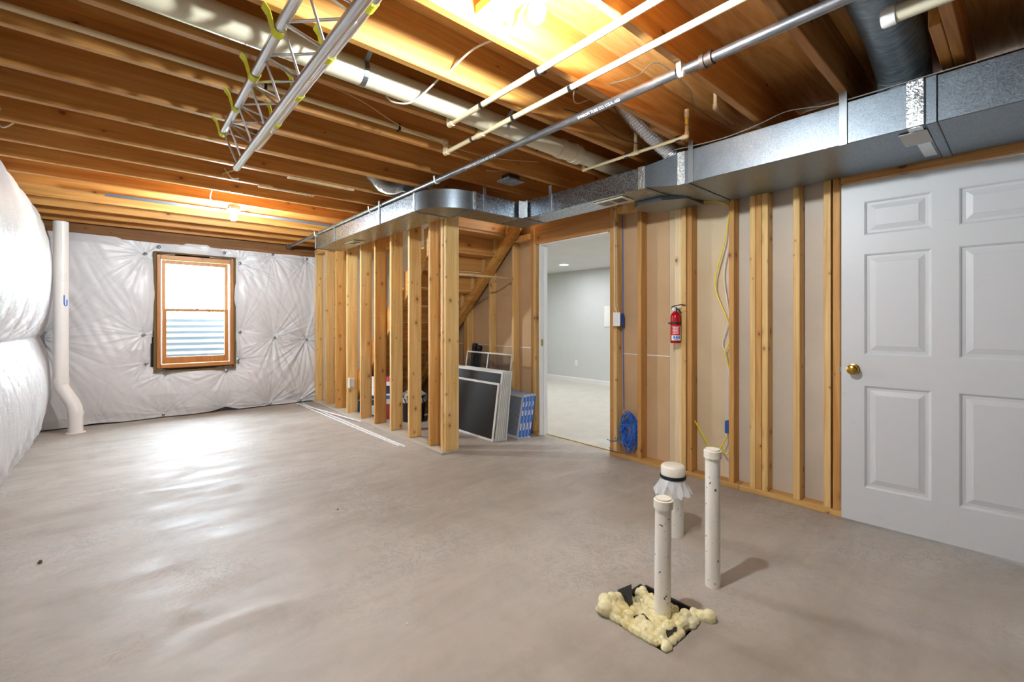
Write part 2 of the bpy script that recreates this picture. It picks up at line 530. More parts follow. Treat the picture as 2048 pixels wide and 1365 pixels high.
# ------------------------------------------------------------------ structure: floor
b = MB()
x0, x1, y0, y1 = PIT
X = [XL - .2, x0, x1, XW + .10]; Y = [YF - .2, y0, y1, YB + .2]
for i in range(3):
    for j in range(3):
        if i == 1 and j == 1: continue
        b.poly([(X[i], Y[j], 0), (X[i + 1], Y[j], 0), (X[i + 1], Y[j + 1], 0), (X[i], Y[j + 1], 0)])
bmesh.ops.remove_doubles(b.bm, verts=b.bm.verts, dist=1e-4)
for (a0, a1) in (((x0, y0), (x1, y0)), ((x1, y0), (x1, y1)), ((x1, y1), (x0, y1)), ((x0, y1), (x0, y0))):
    b.poly([(*a0, 0), (*a1, 0), (*a1, -.16), (*a0, -.16)])
b.poly([(x0, y0, -.16), (x1, y0, -.16), (x1, y1, -.16), (x0, y1, -.16)])
floor = tag(b.build('floor', 'concrete', base=(0, 0, 0)), 'bare grey concrete basement floor slab with faint trowel marks', 'floor', kind='structure')

# ------------------------------------------------------------------ structure: walls behind insulation
b = MB(); b.box(XL - .2, XL, YF - .2, YB + .2, -.05, ZT)
wall_left = tag(b.build('wall_left', 'wall_conc'), 'poured concrete long wall hidden behind the bulging white blanket', 'wall', kind='structure')
WIN = (.36, 1.15, .66, 2.03)
b = MB()
for (xa, xb, za, zb) in ((XL - .2, WIN[0], -.05, ZT), (WIN[1], XW + .3, -.05, ZT), (WIN[0], WIN[1], -.05, WIN[2]), (WIN[0], WIN[1], WIN[3], ZT)):
    b.box(xa, xb, YB, YB + .2, za, zb)
wall_back = tag(b.build('wall_back', 'wall_conc'), 'concrete wall around the basement window, behind white sheeting', 'wall', kind='structure')
b = MB(); b.box(XL, 2.3, YB - .14, YB - .001, 2.19, 2.228)
b.build('sill_plate', 'sill', wall_back)
MB().box(XL, 2.3, YB - .035, YB - .0005, 2.2285, ZT - .001).build('rim_board', 'sill', wall_back)
b = MB(); b.box(XL - .2, XW + .3, YF - .2, YF, -.05, ZT)
tag(b.build('wall_front', 'wall_conc'), 'poured concrete wall closing the basement opposite the window', 'wall', kind='structure')

# ------------------------------------------------------------------ structure: ceiling, subfloor and joists
b = MB()
OY0, OY1 = 3.66, 6.62      # stair opening
for (xa, xb, ya, yb) in ((XL, 2.34, YF, YB), (2.34, XW + .13, YF, OY0), (2.34, XW + .13, OY1, YB)):
    b.box(xa, xb, ya, yb, ZT, ZT + .02)
ceiling = tag(b.build('ceiling', 'plywood'), 'plywood subfloor over open floor joists', 'ceiling', kind='structure')
jl = MB().box(XL, XW + .10, 0, .038, ZC, ZT, .003).build('joist', 'joist', ceiling, base=((XL + XW) / 2, 0, ZC))
js = MB().box(XL, 2.34, 0, .038, ZC, ZT, .003).build('joist', 'joist', ceiling, base=(.77, 0, ZC))
first = {0: True, 1: True}
for k in range(-9, 17):
    yk = YJ(k)
    short = OY0 - .05 < yk < OY1
    src = js if short else jl
    if first[short]:
        src.location = Vector((src.location.x, yk - wloc(ceiling).y, src.location.z)); first[short] = False
    else:
        o = src.copy(); COL.objects.link(o); o.location = (src.location.x, yk - wloc(ceiling).y, src.location.z)
MB().box(2.34, 2.378, OY0 - .1, OY1 + .1, ZC, ZT, .003).build('joist_header', 'joist_y', ceiling)
for yk in (YJ(-1) + .04, YJ(2) + .04):      # lapped ends and blocking over the wall
    MB().box(2.35, XW + .10, yk, yk + .038, ZC, ZT - .002, .003).build('lapped_joist', 'joist', ceiling)
for k in range(-9, 7):
    yk = YJ(k)
    ya = yk + (.079 if k in (-1, 2) else .039)
    MB().box(XW + .02, XW + .058, ya, YJ(k + 1) - .001, ZC, ZT - .003, .003).build('blocking', 'joist_y', ceiling)
# packing strips pinned below two far joists
for (xa, xb, k) in ((.86, 1.30, 9), (.98, 1.5, 8)):
    MB().box(xa, xb, YJ(k), YJ(k) + .03, ZC - .016, ZC - .001, .002).build('furring_strip', 'stud_new', ceiling)

# ------------------------------------------------------------------ structure: long right stud wall
wall_right = empty('wall_right', (XW + .05, 2, 0), 'open stud wall backed by bare drywall beside the panelled door', 'wall', kind='structure')
ZP = 2.296
D1 = (-.17, .752)          # panelled door opening (Y)
D2 = (2.49, 3.405)         # open doorway (Y)
def stud(y_far, mat='stud', x0=XW, w=.038, z0=.038, z1=ZP, par=None, dx=.089):
    return MB().box(x0, x0 + dx, y_far - w, y_far, z0, z1, .003).build('stud', mat, par or wall_right)
for yf, mt in ((2.452 + .036, 'stud_dark'), (2.452, 'stud'), (2.20, 'stud_dark'), (1.80, 'stud'), (1.752, 'stud_dark'), (1.434, 'stud_dark'),
               (1.289, 'stud'), (1.249, 'stud_dark'), (1.209, 'stud'), (1.018, 'stud'), (.848, 'stud'), (.80, 'stud_dark'),
               (-.18, 'stud'), (-.62, 'stud'), (-1.02, 'stud_dark'), (-1.43, 'stud'), (-1.84, 'stud'), (-2.24, 'stud_dark'), (-2.65, 'stud'), (-3.05, 'stud'),
               (4.78, 'stud_dark'), (4.72, 'stud'), (4.262, 'stud'), (3.84, 'stud'), (3.524, 'stud_dark'), (3.485, 'stud'), (5.16, 'stud_dark'), (5.57, 'stud'), (5.98, 'stud_dark'), (6.38, 'stud'), (6.79, 'stud'), (7.1, 'stud')):
    stud(yf, mt)
# pale fresh stud laid flat behind the extinguisher
MB().box(XW + .052, XW + .088, 1.805, 1.885, .04, ZP - .09, .003).build('stud', 'stud_new', wall_right)
for ya, yb in ((-3.2, D1[0]), (.752, 1.36), (1.362, D2[0]), (3.41, 7.2)):
    MB().box(XW - .004, XW + .092, ya, yb, 0, .038, .003).build('bottom_plate', 'plate_y', wall_right)
MB().box(XW, XW + .089, -3.2, 7.2, ZP, ZC - .001, .003).build('top_plate', 'plate_y', wall_right)
MB().box(XW + .001, XW + .088, D1[0], .76, 2.05, 2.19, .003).build('header', 'header', wall_right)
MB().box(XW + .001, XW + .03, D1[0], .76, 2.192, ZP, .003).build('header', 'header', wall_right)
MB().box(XW - .001, XW + .04, D2[0] - .002, D2[1] + .06, 2.028, 2.27, .003).build('header', 'header', wall_right)
for ya, yb, z in ((2.20, 2.416, 2.17), (1.845, 2.162, 2.16), (3.53, 3.80, 2.10)):   # short blocks between studs
    MB().box(XW + .004, XW + .088, ya + .002, yb - .002, z, z + .06, .003).build('block', 'stud', wall_right)
# drywall sheets on the far side, seams left open
def sheet(ya, yb, za, zb, mat): MB().box(XW + .0895, XW + .102, ya, yb, za, zb).build('drywall_sheet', mat, wall_right)
sheet(-3.2, D1[0], 0, ZC, 'dw_grey')
sheet(.752, 1.50, 0.01, ZC, 'dw_grey'); sheet(1.5, 1.752, .01, ZC, 'dw_tan')
sheet(1.754, 1.95, .01, ZC, 'dw_tan')
sheet(1.952, D2[0], .01, .915, 'dw_brown'); sheet(1.952, D2[0], .92, ZC, 'dw_brown')
sheet(D2[1], 7.2, .01, .915, 'dw_brown'); sheet(D2[1], 7.2, .92, ZC, 'dw_brown')
MB().box(XW + .088, XW + .1, 1.952, D2[0], .914, .921).build('drywall_seam', 'trim', wall_right)
MB().box(XW + .088, XW + .1, D2[1] + .06, 7.2, .914, .921).build('drywall_seam', 'trim', wall_right)
sheet(D1[0], .752, 2.06, ZC, 'dw_grey'); sheet(D2[0], D2[1], 2.05, ZC, 'dw_painted')
for (yy, zz, body, sz) in ((.50, 2.088, '8', .04), (.33, 2.094, '3068', .034)):
    text('pencil_mark', body, sz, (XW - .001, yy, zz), (PI / 2, 0, -PI / 2), 'ink', wall_right)

# ------------------------------------------------------------------ structure: stair stud wall
wall_stair = empty('wall_stair', (XS + .045, 5.2, 0), 'open stud partition enclosing the staircase under the duct', 'wall', kind='structure')
for i, yf in enumerate((3.73, 4.135, 4.545, 4.95, 5.356, 5.795, 6.195, 6.60, 7.04)):
    MB().box(XS, XS + .138, yf, yf + .038, .023, 2.214, .003).build('stud', 'stud' if i % 3 else 'stud_dark', wall_stair)
MB().box(XS + .014, XS + .158, 3.48, 3.518, .023, 2.214, .003).build('corner_post', 'stud', wall_stair)
MB().box(XS + .004, XS + .142, 3.5185, 3.556, .023, 2.214, .003).build('corner_post', 'stud', wall_stair)
MB().box(XS - .03, XS + .145, 3.475, 7.1, .0, .022, .003).build('bottom_plate', 'plate_pale', wall_stair)
MB().box(XS, XS + .138, 3.43, 7.1, 2.2145, 2.254, .003).build('top_plate', 'plate_y', wall_stair)
MB().box(XS, XS + .138, 3.43, 7.1, 2.2545, 2.293, .003).build('top_plate', 'plate_y', wall_stair)

# stair enclosure above the stairs (finished drywall, lit from the floor above)
b = MB()
def zb(y): return 1.21 + .89 * (4.778 - y)
b.prism([(XW - .013, 3.60, zb(3.6) + .16), (XW - .013, 6.2, .02), (XW - .013, 7.2, .02), (XW - .013, 7.2, 4.9), (XW - .013, 3.60, 4.9)], (.012, 0, 0))
tag(b.build('wall_stairwell', 'dw_stair'), 'beige finished drywall rising above the staircase', 'wall', kind='structure')
b = MB()
b.box(2.31, 2.322, OY0, 7.2, ZT + .021, 4.9); b.box(2.323, XW - .015, 7.0, 7.012, .03, 4.9)
b.box(2.31, XW, OY0 - .02, OY0 - .001, ZT + .021, 4.9); b.box(2.3, XW, OY0 - .02, 7.2, 4.9, 4.92)
tag(b.build('wall_landing', 'dw_stair'), 'beige enclosure of the upper stairwell and landing', 'wall', kind='structure')

# ------------------------------------------------------------------ room next door
NX, NY0, NY1, NZ = 6.87, -3.0, 8.6, 2.23
b = MB(); b.poly([(XW + .0995, NY0, .004), (NX, NY0, .004), (NX, NY1, .004), (XW + .0995, NY1, .004)])
tag(b.build('floor_next_room', 'carpet'), 'cream carpet in the finished room through the doorway', 'carpet', kind='structure')
nr = MB(); nr.box(NX, NX + .1, NY0, NY1, 0, NZ + .2)
nw = tag(nr.build('wall_next_room', 'dw_painted'), 'pale grey painted wall of the finished room', 'wall', kind='structure')
b = MB(); b.box(XW + .002, XW + .102, 7.201, NY1 + .1, 0, NZ + .2); b.box(XW + .103, NX, NY1, NY1 + .1, 0, NZ + .2); b.box(XW + .103, NX, NY0 - .1, NY0, 0, NZ + .2)
tag(b.build('wall_next_room_ends', 'dw_painted'), 'pale grey end walls of the finished room', 'wall', kind='structure')
b = MB(); b.box(XW + .103, NX, NY0, NY1, NZ, NZ + .1)
tag(b.build('ceiling_next_room', 'dw_ceiling'), 'smooth white ceiling with recessed lights in the finished room', 'ceiling', kind='structure')
b = MB(); b.prism([(NX, NY0, .004), (NX - .014, NY0, .004), (NX - .014, NY0, .08), (NX - .006, NY0, .10), (NX, NY0, .10)], (0, NY1 - NY0, 0))
tag(b.build('baseboard_next_room', 'trim'), 'white baseboard along the pale grey wall', 'baseboard', kind='structure')
for i, (lx, ly) in enumerate(((6.0, 5.47), (4.5, 5.47), (6.0, 3.2), (4.5, 3.2), (5.2, .8), (5.2, 7.6), (5.2, -1.6))):
    c = empty('recessed_light', (lx, ly, NZ), 'round recessed ceiling light in the finished room' if i == 0 else 'recessed ceiling light out of sight in the finished room', 'light', 'recessed ceiling lights')
    MB().lathe([(.075, -.0005), (.09, -.0005), (.09, -.006), (.075, -.004)], (lx, ly, NZ), n=24).build('trim_ring', 'trim', c, True)
    MB().lathe([(.0, -.0012), (.074, -.0012), (.074, -.002), (0, -.002)], (lx, ly, NZ), n=24).build('lens', 'can', c)
o = empty('wall_outlet', (NX - .006, 5.93, .38), 'white duplex outlet on the pale grey wall', 'outlet')
MB().box(NX - .006, NX - .0005, 5.895, 5.965, .33, .445, .002).build('plate', 'trim', o)
for z in (.36, .415): MB().box(NX - .009, NX - .006, 5.912, 5.948, z - .014, z + .014, .002).build('socket', 'white', o)
o = empty('access_panel', (NX - .01, 5.16, .97), 'white rectangular panel on the pale grey wall', 'panel')
MB().box(NX - .012, NX - .001, 5.05, 5.24, 1.11, 1.50, .003).build('frame', 'trim', o)
MB().box(NX - .016, NX - .0125, 5.065, 5.225, 1.125, 1.485, .002).build('cover', 'white', o)

# ------------------------------------------------------------------ door_2: cased opening
d2 = tag(empty('door_2', (XW + .05, 2.95, 0)), 'white jamb of the open doorway into the finished room', 'door frame', kind='structure')
MB().box(XW + .002, XW + .112, D2[1] - .02, D2[1], .003, 2.045, .002).build('jamb', 'trim', d2)
MB().box(XW + .045, XW + .112, D2[0], D2[0] + .016, .003, 2.03, .002).build('jamb', 'trim', d2)
MB().box(XW + .002, XW + .112, D2[0] + .018, D2[1] - .022, 2.012, 2.026, .002).build('head_jamb', 'trim', d2)
MB().box(XW + .05, XW + .062, D2[1] - .032, D2[1] - .0205, .003, 2.01, .001).build('door_stop', 'trim', d2)
MB().box(XW + .02, XW + .042, D2[1] - .0225, D2[1] - .0203, .95, 1.02, .0004).build('strike_plate', 'brass', d2)
MB().box(XW + .092, XW + .104, D2[0], D2[1], .001, .009, .002).build('threshold', 'brass', d2)

# ------------------------------------------------------------------ door_1: six-panel door, slightly ajar
d1 = tag(empty('door_1', (3.33, .3, .008)), 'white six-panel moulded door with brass knob, slightly ajar', 'door', kind='structure')
L0 = Vector((3.308, .748, .014)); U = Vector((.055, -.81, 0)).normalized(); N = Vector((-U.y, U.x, 0))
if N.x > 0: N = -N
T = Matrix(((U.x, N.x, 0, L0.x), (U.y, N.y, 0, L0.y), (0, 0, 1, L0.z), (0, 0, 0, 1)))
W, Hh = .91, 2.016
cols = [0, .11, .402, .508, .80, W]; rows = [0, .21, .812, .995, 1.59, 1.70, 1.90, Hh]
b = MB(T)
for i in range(5):
    for j in range(7):
        if i in (1, 3) and j in (1, 3, 5): continue
        b.poly([(cols[i], 0, rows[j]), (cols[i + 1], 0, rows[j]), (cols[i + 1], 0, rows[j + 1]), (cols[i], 0, rows[j + 1])])
bmesh.ops.remove_doubles(b.bm, verts=b.bm.verts, dist=1e-4)
b.box(0, W, -.035, -.0105, 0, Hh)
for (a, c) in (((0, 0), (W, 0)), ((W, 0), (W, Hh)), ((W, Hh), (0, Hh)), ((0, Hh), (0, 0))):
    b.poly([(a[0], 0, a[1]), (c[0], 0, c[1]), (c[0], -.011, c[1]), (a[0], -.011, a[1])])
b.build('leaf', 'paint', d1)
for i in (1, 3):
    for j in (1, 3, 5):
        b = MB(T); rects = []
        for ins, dep in ((0, 0), (.006, -.003), (.012, -.010), (.026, -.0102), (.05, -.003), (.053, -.0015)):
            xa, xb, za, zb_ = cols[i] + ins, cols[i + 1] - ins, rows[j] + ins, rows[j + 1] - ins
            rects.append([(xa, dep, za), (xb, dep, za), (xb, dep, zb_), (xa, dep, zb_)])
        for r0, r1 in zip(rects, rects[1:]):
            for k in range(4): b.poly([r0[k], r0[(k + 1) % 4], r1[(k + 1) % 4], r1[k]])
        b.poly(rects[-1])
        b.build('panel', 'paint', d1)
kb = Vector((.06, 0, .905))
b = MB(T); b.lathe([(.0, .0), (.032, .0005), (.032, .004), (.014, .010), (.011, .022), (.018, .03), (.027, .037), (.030, .045), (.028, .054), (.018, .060), (.0, .061)], kb, (0, 1, 0), 28)
kn = b.build('knob', 'brass', d1, True)
b = MB(T); b.lathe([(0, .0605), (.009, .061), (.008, .065), (0, .066)], kb, (0, 1, 0), 16); b.build('lock_button', 'brass', kn, True)
b = MB(T); b.box(-.012, -.0005, -.026, -.010, .885, .915); b.build('latch', 'steel', d1)
for z in (.2, 1.0, 1.8):
    b = MB(T); b.tube([(W + .006, .004, z - .045), (W + .006, .004, z + .045)], .006, 8); b.build('hinge', 'brass', d1)

# ------------------------------------------------------------------ window_1
w1 = tag(empty('window_1', (.765, 7.17, .61)), 'wooden double-hung basement window with white tracks', 'window', kind='structure')
x0, x1, z0, z1 = .345, 1.165, .625, 2.045
MB().box(x0, x0 + .038, 7.10, YB - .002, z0, z1, .003).build('frame_side', 'frame_wood', w1)
MB().box(x1 - .038, x1, 7.10, YB - .002, z0, z1, .003).build('frame_side', 'frame_wood', w1)
MB().box(x0 + .039, x1 - .039, 7.10, YB - .002, z1 - .05, z1, .003).build('frame_head', 'frame_wood_x', w1)
MB().box(x0 + .039, x1 - .039, 7.09, YB - .002, z0, z0 + .045, .003).build('frame_sill', 'frame_wood_x', w1)
for xa in (x0 + .0385, x1 - .0505):
    MB().box(xa, xa + .012, 7.125, 7.20, z0 + .046, z1 - .051, .001).build('track', 'white', w1)
def sash(xa, xb, za, zb_, yy, st, top, bot):
    s_ = empty('sash', (0, 0, 0)); s_.parent = w1; s_.location = Vector((0, yy, za)) - wloc(w1); WL[s_.name] = Vector((0, yy, za))
    b = MB()
    b.box(xa, xa + st, yy, yy + .035, za, zb_, .003); b.box(xb - st, xb, yy, yy + .035, za, zb_, .003)
    b.box(xa + st, xb - st, yy, yy + .034, zb_ - top, zb_, .003); b.box(xa + st, xb - st, yy, yy + .034, za, za + bot, .003)
    b.build('sash_frame', 'frame_wood', s_)
    MB().box(xa + st - .004, xb - st + .004, yy + .015, yy + .019, za + bot - .004, zb_ - top + .004).build('pane', 'glass', s_)
    return s_
sash(.40, 1.11, 1.34, 1.99, 7.185, .035, .045, .03)
sl = sash(.40, 1.11, .675, 1.372, 7.145, .042, .032, .085)
b = MB(); b.lathe([(.0, 0), (.016, 0), (.016, .008), (.006, .012), (0, .012)], (.76, 7.16, 1.372), n=16); b.box(.745, .80, 7.155, 7.163, 1.382, 1.388); b.build('sash_lock', 'steel', w1, True)
# reveal boards between frame and sheeting
b = MB(); b.box(x0 - .03, x0 - .001, 7.12, YB - .002, z0 - .03, z1 + .02); b.box(x1 + .001, x1 + .03, 7.12, YB - .002, z0 - .03, z1 + .02)
b.box(x0 - .03, x1 + .03, 7.115, YB - .002, z1 + .0205, z1 + .04); b.box(x0 - .03, x1 + .03, 7.11, YB - .002, z0 - .05, z0 - .031)
b.build('reveal', 'insul', w1)

# ------------------------------------------------------------------ outside the window: well, ground, shrubs
b = MB(); pro = []
nz = 84
for i in range(nz + 1):
    z = .25 + i * (1.02 / nz); pro.append((z, .012 * math.sin(i * 2 * PI / 7)))
rings = []
for j in range(33):
    a = PI * j / 32
    rings.append([(.76 - math.cos(a) * (.68 + r), YB + .201 + math.sin(a) * (.68 + r), z) for z, r in pro])
for r0, r1 in zip(rings, rings[1:]):
    for i in range(nz): b.poly([r0[i], r1[i], r1[i + 1], r0[i + 1]])
bmesh.ops.remove_doubles(b.bm, verts=b.bm.verts, dist=1e-5)
o = b.build('window_well', 'well', smooth=True)
sm = o.modifiers.new('thickness', 'SOLIDIFY'); sm.thickness = .004
tag(o, 'corrugated galvanised steel window well outside the basement window', 'window well')
b = MB(); b.box(.0, 1.52, YB + .201, YB + 1.0, .2, .26)
tag(b.build('ground_well', 'wall_conc'), 'gravel bed at the foot of the window well', 'ground', kind='structure')
b = MB()
cpts = [(.76 - math.cos(PI * j / 32) * .70, YB + .21 + math.sin(PI * j / 32) * .70) for j in range(33)]
outer = [(-30, YB + .21)] + [(-30 + 60 * j / 30, 45) for j in range(31)] + [(30, YB + .21)]
for (a, c), (d, e) in zip(zip(cpts, outer), zip(cpts[1:], outer[1:])):
    b.poly([(*a, 1.24), (*c, 1.9), (*e, 1.9), (*d, 1.24)])
tag(b.build('ground', 'grass'), 'lawn at grade outside the basement window', 'ground', kind='structure')
for si, (sx, sy, sz, sr, lb) in enumerate(((1.5, 11.2, 1.35, .75, 'pale green shrub beyond the window well'), (.4, 13.0, 1.45, .7, 'small leafy bush farther out on the lawn'))):
    s_ = empty('shrub', (sx, sy, sz), lb, 'shrub')
    b = MB()
    for k in range(5):
        a = k * 1.26; b.tube([(sx, sy, sz - .2), (sx + math.cos(a) * sr * .4, sy + math.sin(a) * sr * .4, sz + sr * .6)], [.03, .01], 6)
    b.build('stem', 'bark', s_)
    b = MB(); rnd = random.Random(si)
    for k in range(420):
        th = rnd.random() * 2 * PI; ph = math.acos(rnd.uniform(-.3, 1)); rr = sr * (.6 + .4 * rnd.random())
        c = Vector((sx + rr * math.sin(ph) * math.cos(th), sy + rr * math.sin(ph) * math.sin(th), sz + rr * math.cos(ph) * .8 + .1))
        u = Vector((rnd.uniform(-1, 1), rnd.uniform(-1, 1), rnd.uniform(-1, 1))).normalized(); w = u.orthogonal().normalized()
        b.poly([c - u * .06, c + w * .028, c + u * .06, c - w * .028])
    lf = b.build('foliage', 'leaf', s_); lf['kind'] = 'stuff'

# ------------------------------------------------------------------ insulation blankets
def wr(pins, u, v, seed):
    """depth below the puffed surface and radial creases around the pins"""
    best = 9; crease = 0.0; dimp = 0.0
    for i, (pu, pv, k) in enumerate(pins):
        du, dv = u - pu, v - pv
        r = math.hypot(du, dv)
        best = min(best, r)
        if r < .75 * k:
            a = math.atan2(dv, du)
            n1 = noise.noise(Vector((math.cos(a) * 3.1 + i * 7.3, math.sin(a) * 3.1, seed)))
            n2 = noise.noise(Vector((math.cos(a) * 7.5 + i * 3.1, math.sin(a) * 7.5, seed + 4)))
            fall = math.exp(-r / (.26 * k)) * (1 - math.exp(-r / .02))
            crease += (abs(n1) * 1.0 + abs(n2) * .9 - .38) * fall * k
            dimp += math.exp(-(r / (.16 * k)) ** 1.2)
    return best, crease, min(dimp, 1.15)

def blanket_back():
    pins = [(.236, 2.041, .9), (.367, 2.141, .6), (1.062, 2.137, .6), (1.244, 2.011, .8), (1.649, 2.175, .9), (2.111, 2.15, 1.0), (.222, 1.047, 1), (1.244, 1.069, 1),
            (1.675, .984, 1.3), (2.111, .945, 1.5), (.246, .696, .7), (1.22, .686, .8), (.436, .559, .8), (1.085, .545, .9), (.411, .047, .8),
            (1.616, .035, 1.2), (2.019, .03, 1.3), (-.665, 1.025, 1.4), (-.2, .03, .6), (1.05, .03, .6)]
    hole = [(.332, 2.05), (.75, 2.062), (1.149, 2.05), (1.168, 1.8), (1.165, 1.5), (1.178, 1.2), (1.2, .9), (1.20, .66), (1.19, .63), (.95, .60), (.789, .592), (.501, .59), (.29, .655), (.292, .9), (.322, 1.1), (.335, 1.355), (.33, 1.7)]
    def inside(x, z):
        c = False
        for i in range(len(hole)):
            (xa, za), (xb, zb_) = hole[i], hole[i - 1]
            if (za > z) != (zb_ > z) and x < (xb - xa) * (z - za) / (zb_ - za) + xa: c = not c
        return c
    def hd(x, z):
        m = 9
        for i in range(len(hole)):
            a = Vector(hole[i]); c = Vector(hole[i - 1]); p = Vector((x, z)); d = c - a
            t = max(0, min(1, (p - a).dot(d) / d.length_squared)); m = min(m, (p - a - d * t).length)
        return m
    nx, nz = 264, 196
    xa, xb = -.72, 2.33
    b = MB(); g = {}
    for i in range(nx + 1):
        x = xa + (xb - xa) * i / nx
        top = 2.215 + .02 * noise.noise(Vector((x * 2.2, 0, 3))) - (.10 if False else 0)
        if .0 < x < .30: top -= .0
        bot = .012 + .03 * max(0, noise.noise(Vector((x * 2.5, 0, 8)))) + max(0, .045 - abs(x - 1.08) * .3)
        for j in range(nz + 1):
            z = bot + (top - bot) * j / nz
            if inside(x, z): continue
            best, cr, dm = wr(pins, x, z, 1.0)
            e = min(1, hd(x, z) / .12)
            puff = .055 * (1 - math.exp(-(best / .3) ** 1.5))
            edge = min(1, (z - bot) / .10, (top - z) / .10)
            puff *= .35 + .65 * max(0, edge)
            y = 7.125 - puff * (.45 + .55 * e) + .03 * dm - cr * .040 - .010 * noise.noise(Vector((x * 3, z * 1.6, 2)))
            y -= .012 * abs(noise.noise(Vector((x * 9 + z * 4, z * 2.2, 5)))) * e
            if e < 1: y += .025 * (1 - e) ** 2
            g[i, j] = b._v((x, y, z))
    for i in range(nx):
        for j in range(nz):
            q = [g.get(k) for k in ((i, j), (i + 1, j), (i + 1, j + 1), (i, j + 1))]
            if all(q): b.face(q)
    o = b.build('insulation_blanket', 'sheet', smooth=False, base=(.8, 7.12, 0))
    for p in o.data.polygons: p.use_smooth = True
    tag(o, 'white plastic-faced insulation pinned around the wooden window', 'insulation')
    pp = MB().lathe([(0, 0), (.018, .001), (.019, .004), (.006, .010), (0, .011)], (0, 7.09, 0), (0, -1, 0), 12).build('pin', 'steel', o, base=(0, 7.09, 0))
    for i, (pu, pv, k) in enumerate(pins[:-3]):
        loc = Vector((pu, 7.128, pv))
        if i == 0: pp.location = loc - wloc(o)
        else: dup(pp, loc, o)
    return o

def blanket_left():
    ys = [YF + .2 + i * .58 for i in range(18)]
    pins = [(y, 1.05 + .03 * math.sin(y * 5), 1.1) for y in ys] + [(y + .2, .03, 1.0) for y in ys] + [(y + .1, 2.27, .8) for y in ys]
    ny, nz = 620, 150
    ya, yb = YF + .01, 7.10
    b = MB(); g = {}
    near = {}
    for i in range(ny + 1):
        y = ya + (yb - ya) * i / ny
        loc = [p for p in pins if abs(p[0] - y) < .9]
        for j in range(nz + 1):
            z = .008 + 2.315 * j / nz
            best, cr, dm = wr(loc, y, z, 2.0)
            prof = math.sin(PI * min(1, z / 1.05)) ** .55 if z < 1.05 else math.sin(PI * min(1, (z - 1.05) / 1.28)) ** .42
            amp = .125 if z < 1.05 else .155
            amp *= 1 - .35 * max(0, min(1, (y - 6.2) / .6))
            waist = .045 * (1 - math.exp(-((best) / .22) ** 1.4))
            x = -.70 + waist + amp * prof - .02 * dm + cr * .045
            x += .016 * noise.noise(Vector((y * 2.1, z * 1.3, 11))) + .010 * abs(noise.noise(Vector((y * 8, z * 1.8, 14))))
            g[i, j] = b._v((x, y, z))
    for i in range(ny):
        for j in range(nz):
            b.face([g[i, j], g[i + 1, j], g[i + 1, j + 1], g[i, j + 1]])
    o = b.build('insulation_blanket', 'sheet', base=(-.7, 2, 0))
    for p in o.data.polygons: p.use_smooth = True
    tag(o, 'bulging white plastic-faced insulation quilted along the long wall', 'insulation')
    return o
blanket_back(); blanket_left()

# ------------------------------------------------------------------ staircase
st = empty('staircase', (2.85, 4.9, 0), 'wooden staircase seen from below behind the stud partition', 'staircase')
RI, RU = .199, .2213
def Yi(i): return 6.528 - RU * i
for sx in (2.364, XW - .052):
    pts = []
    for i in range(1, 13):
        zt = RI * i - .03
        pts += [(Yi(i), max(.001, zt - RI)), (Yi(i), zt)]
    top_y = Yi(12) - RU
    pts += [(top_y, RI * 12 - .03)]
    pts += [(top_y, zb(top_y)), (6.1, .001)]
    b = MB(); b.prism([(sx, p[0], p[1]) for p in pts], (.036, 0, 0)); b.build('stringer', 'stringer', st)
b = MB(); b.prism([(XW - .10, 3.62, zb(3.62) - .0), (XW - .10, 6.1, zb(6.1)), (XW - .10, 6.1, zb(6.1) + .10), (XW - .10, 3.62, zb(3.62) + .10)], (.045, 0, 0))
b.build('stringer_rail', 'stringer', st)
tr = MB().box(2.401, XW - .054, 0, RU + .02, -.028, 0, .003).build('tread', 'stair', st, base=(2.8, 0, 0))
ri = MB().box(2.402, XW - .055, 0, .018, -RI + .002, -.029, .002).build('riser', 'stair', st, base=(2.8, 0, 0))
for i in range(1, 13):
    lt = Vector((2.8, Yi(i) - RU, RI * i)); lr = Vector((2.8, Yi(i) - .019, RI * i))
    if i == 1:
        tr.location = lt - wloc(st); ri.location = lr - wloc(st)
    else:
        dup(tr, lt, st); dup(ri, lr, st)
    cl = MB().box(XW - .088, XW - .053, Yi(i) - .062, Yi(i) - .022, RI * i - RI + .004, RI * i - .030, .002).build('cleat', 'stud', st)
b = MB(); b.tube([(XS + .15, 3.50, 1.648), (XW - .02, 3.80, 1.69)], .011, 4)
tag(b.build('brace_strip', 'stud_new'), 'thin wooden brace strip nailed across the opening under the stairs', 'wood strip')

# ------------------------------------------------------------------ main duct
du = empty('duct_trunk', (2.9, 2, 2.1), 'galvanised rectangular duct trunk with taped joints running along the ceiling', 'duct')
DZ0, DZ1, NZ0, NZ1 = 2.076, 2.281, 2.115, 2.262
FX, BX, NB = 2.69, 3.30, 2.94
MB().box(FX, BX, .30, 1.40, DZ0, DZ1, .003).build('wide_section', 'galv', du)
MB().box(FX, BX, -3.0, .262, DZ0, DZ1, .003).build('wide_section', 'galv', du)
MB().box(FX - .004, BX + .004, .262, .30, DZ0 - .003, DZ1 + .003, .003).build('joint_band', 'galv', du)
def ring(y, xa, xb, za, zb_): return [(xa, y, za), (xb, y, za), (xb, y, zb_), (xa, y, zb_)]
MB().loft([ring(1.40, FX, BX, DZ0, DZ1), ring(1.46, FX, BX, DZ0, DZ1), ring(1.70, FX, NB + .1, NZ0, NZ1), ring(1.74, FX, NB, NZ0, NZ1)]).build('reducer', 'galv', du)
MB().box(FX, NB, 1.741, 2.98, NZ0, NZ1, .003).build('narrow_section', 'galv_spangle', du)
MB().box(FX - .02, NB, 2.93, 3.24, NZ0 - .001, NZ1 + .001, .003).build('corner_section', 'galv', du)
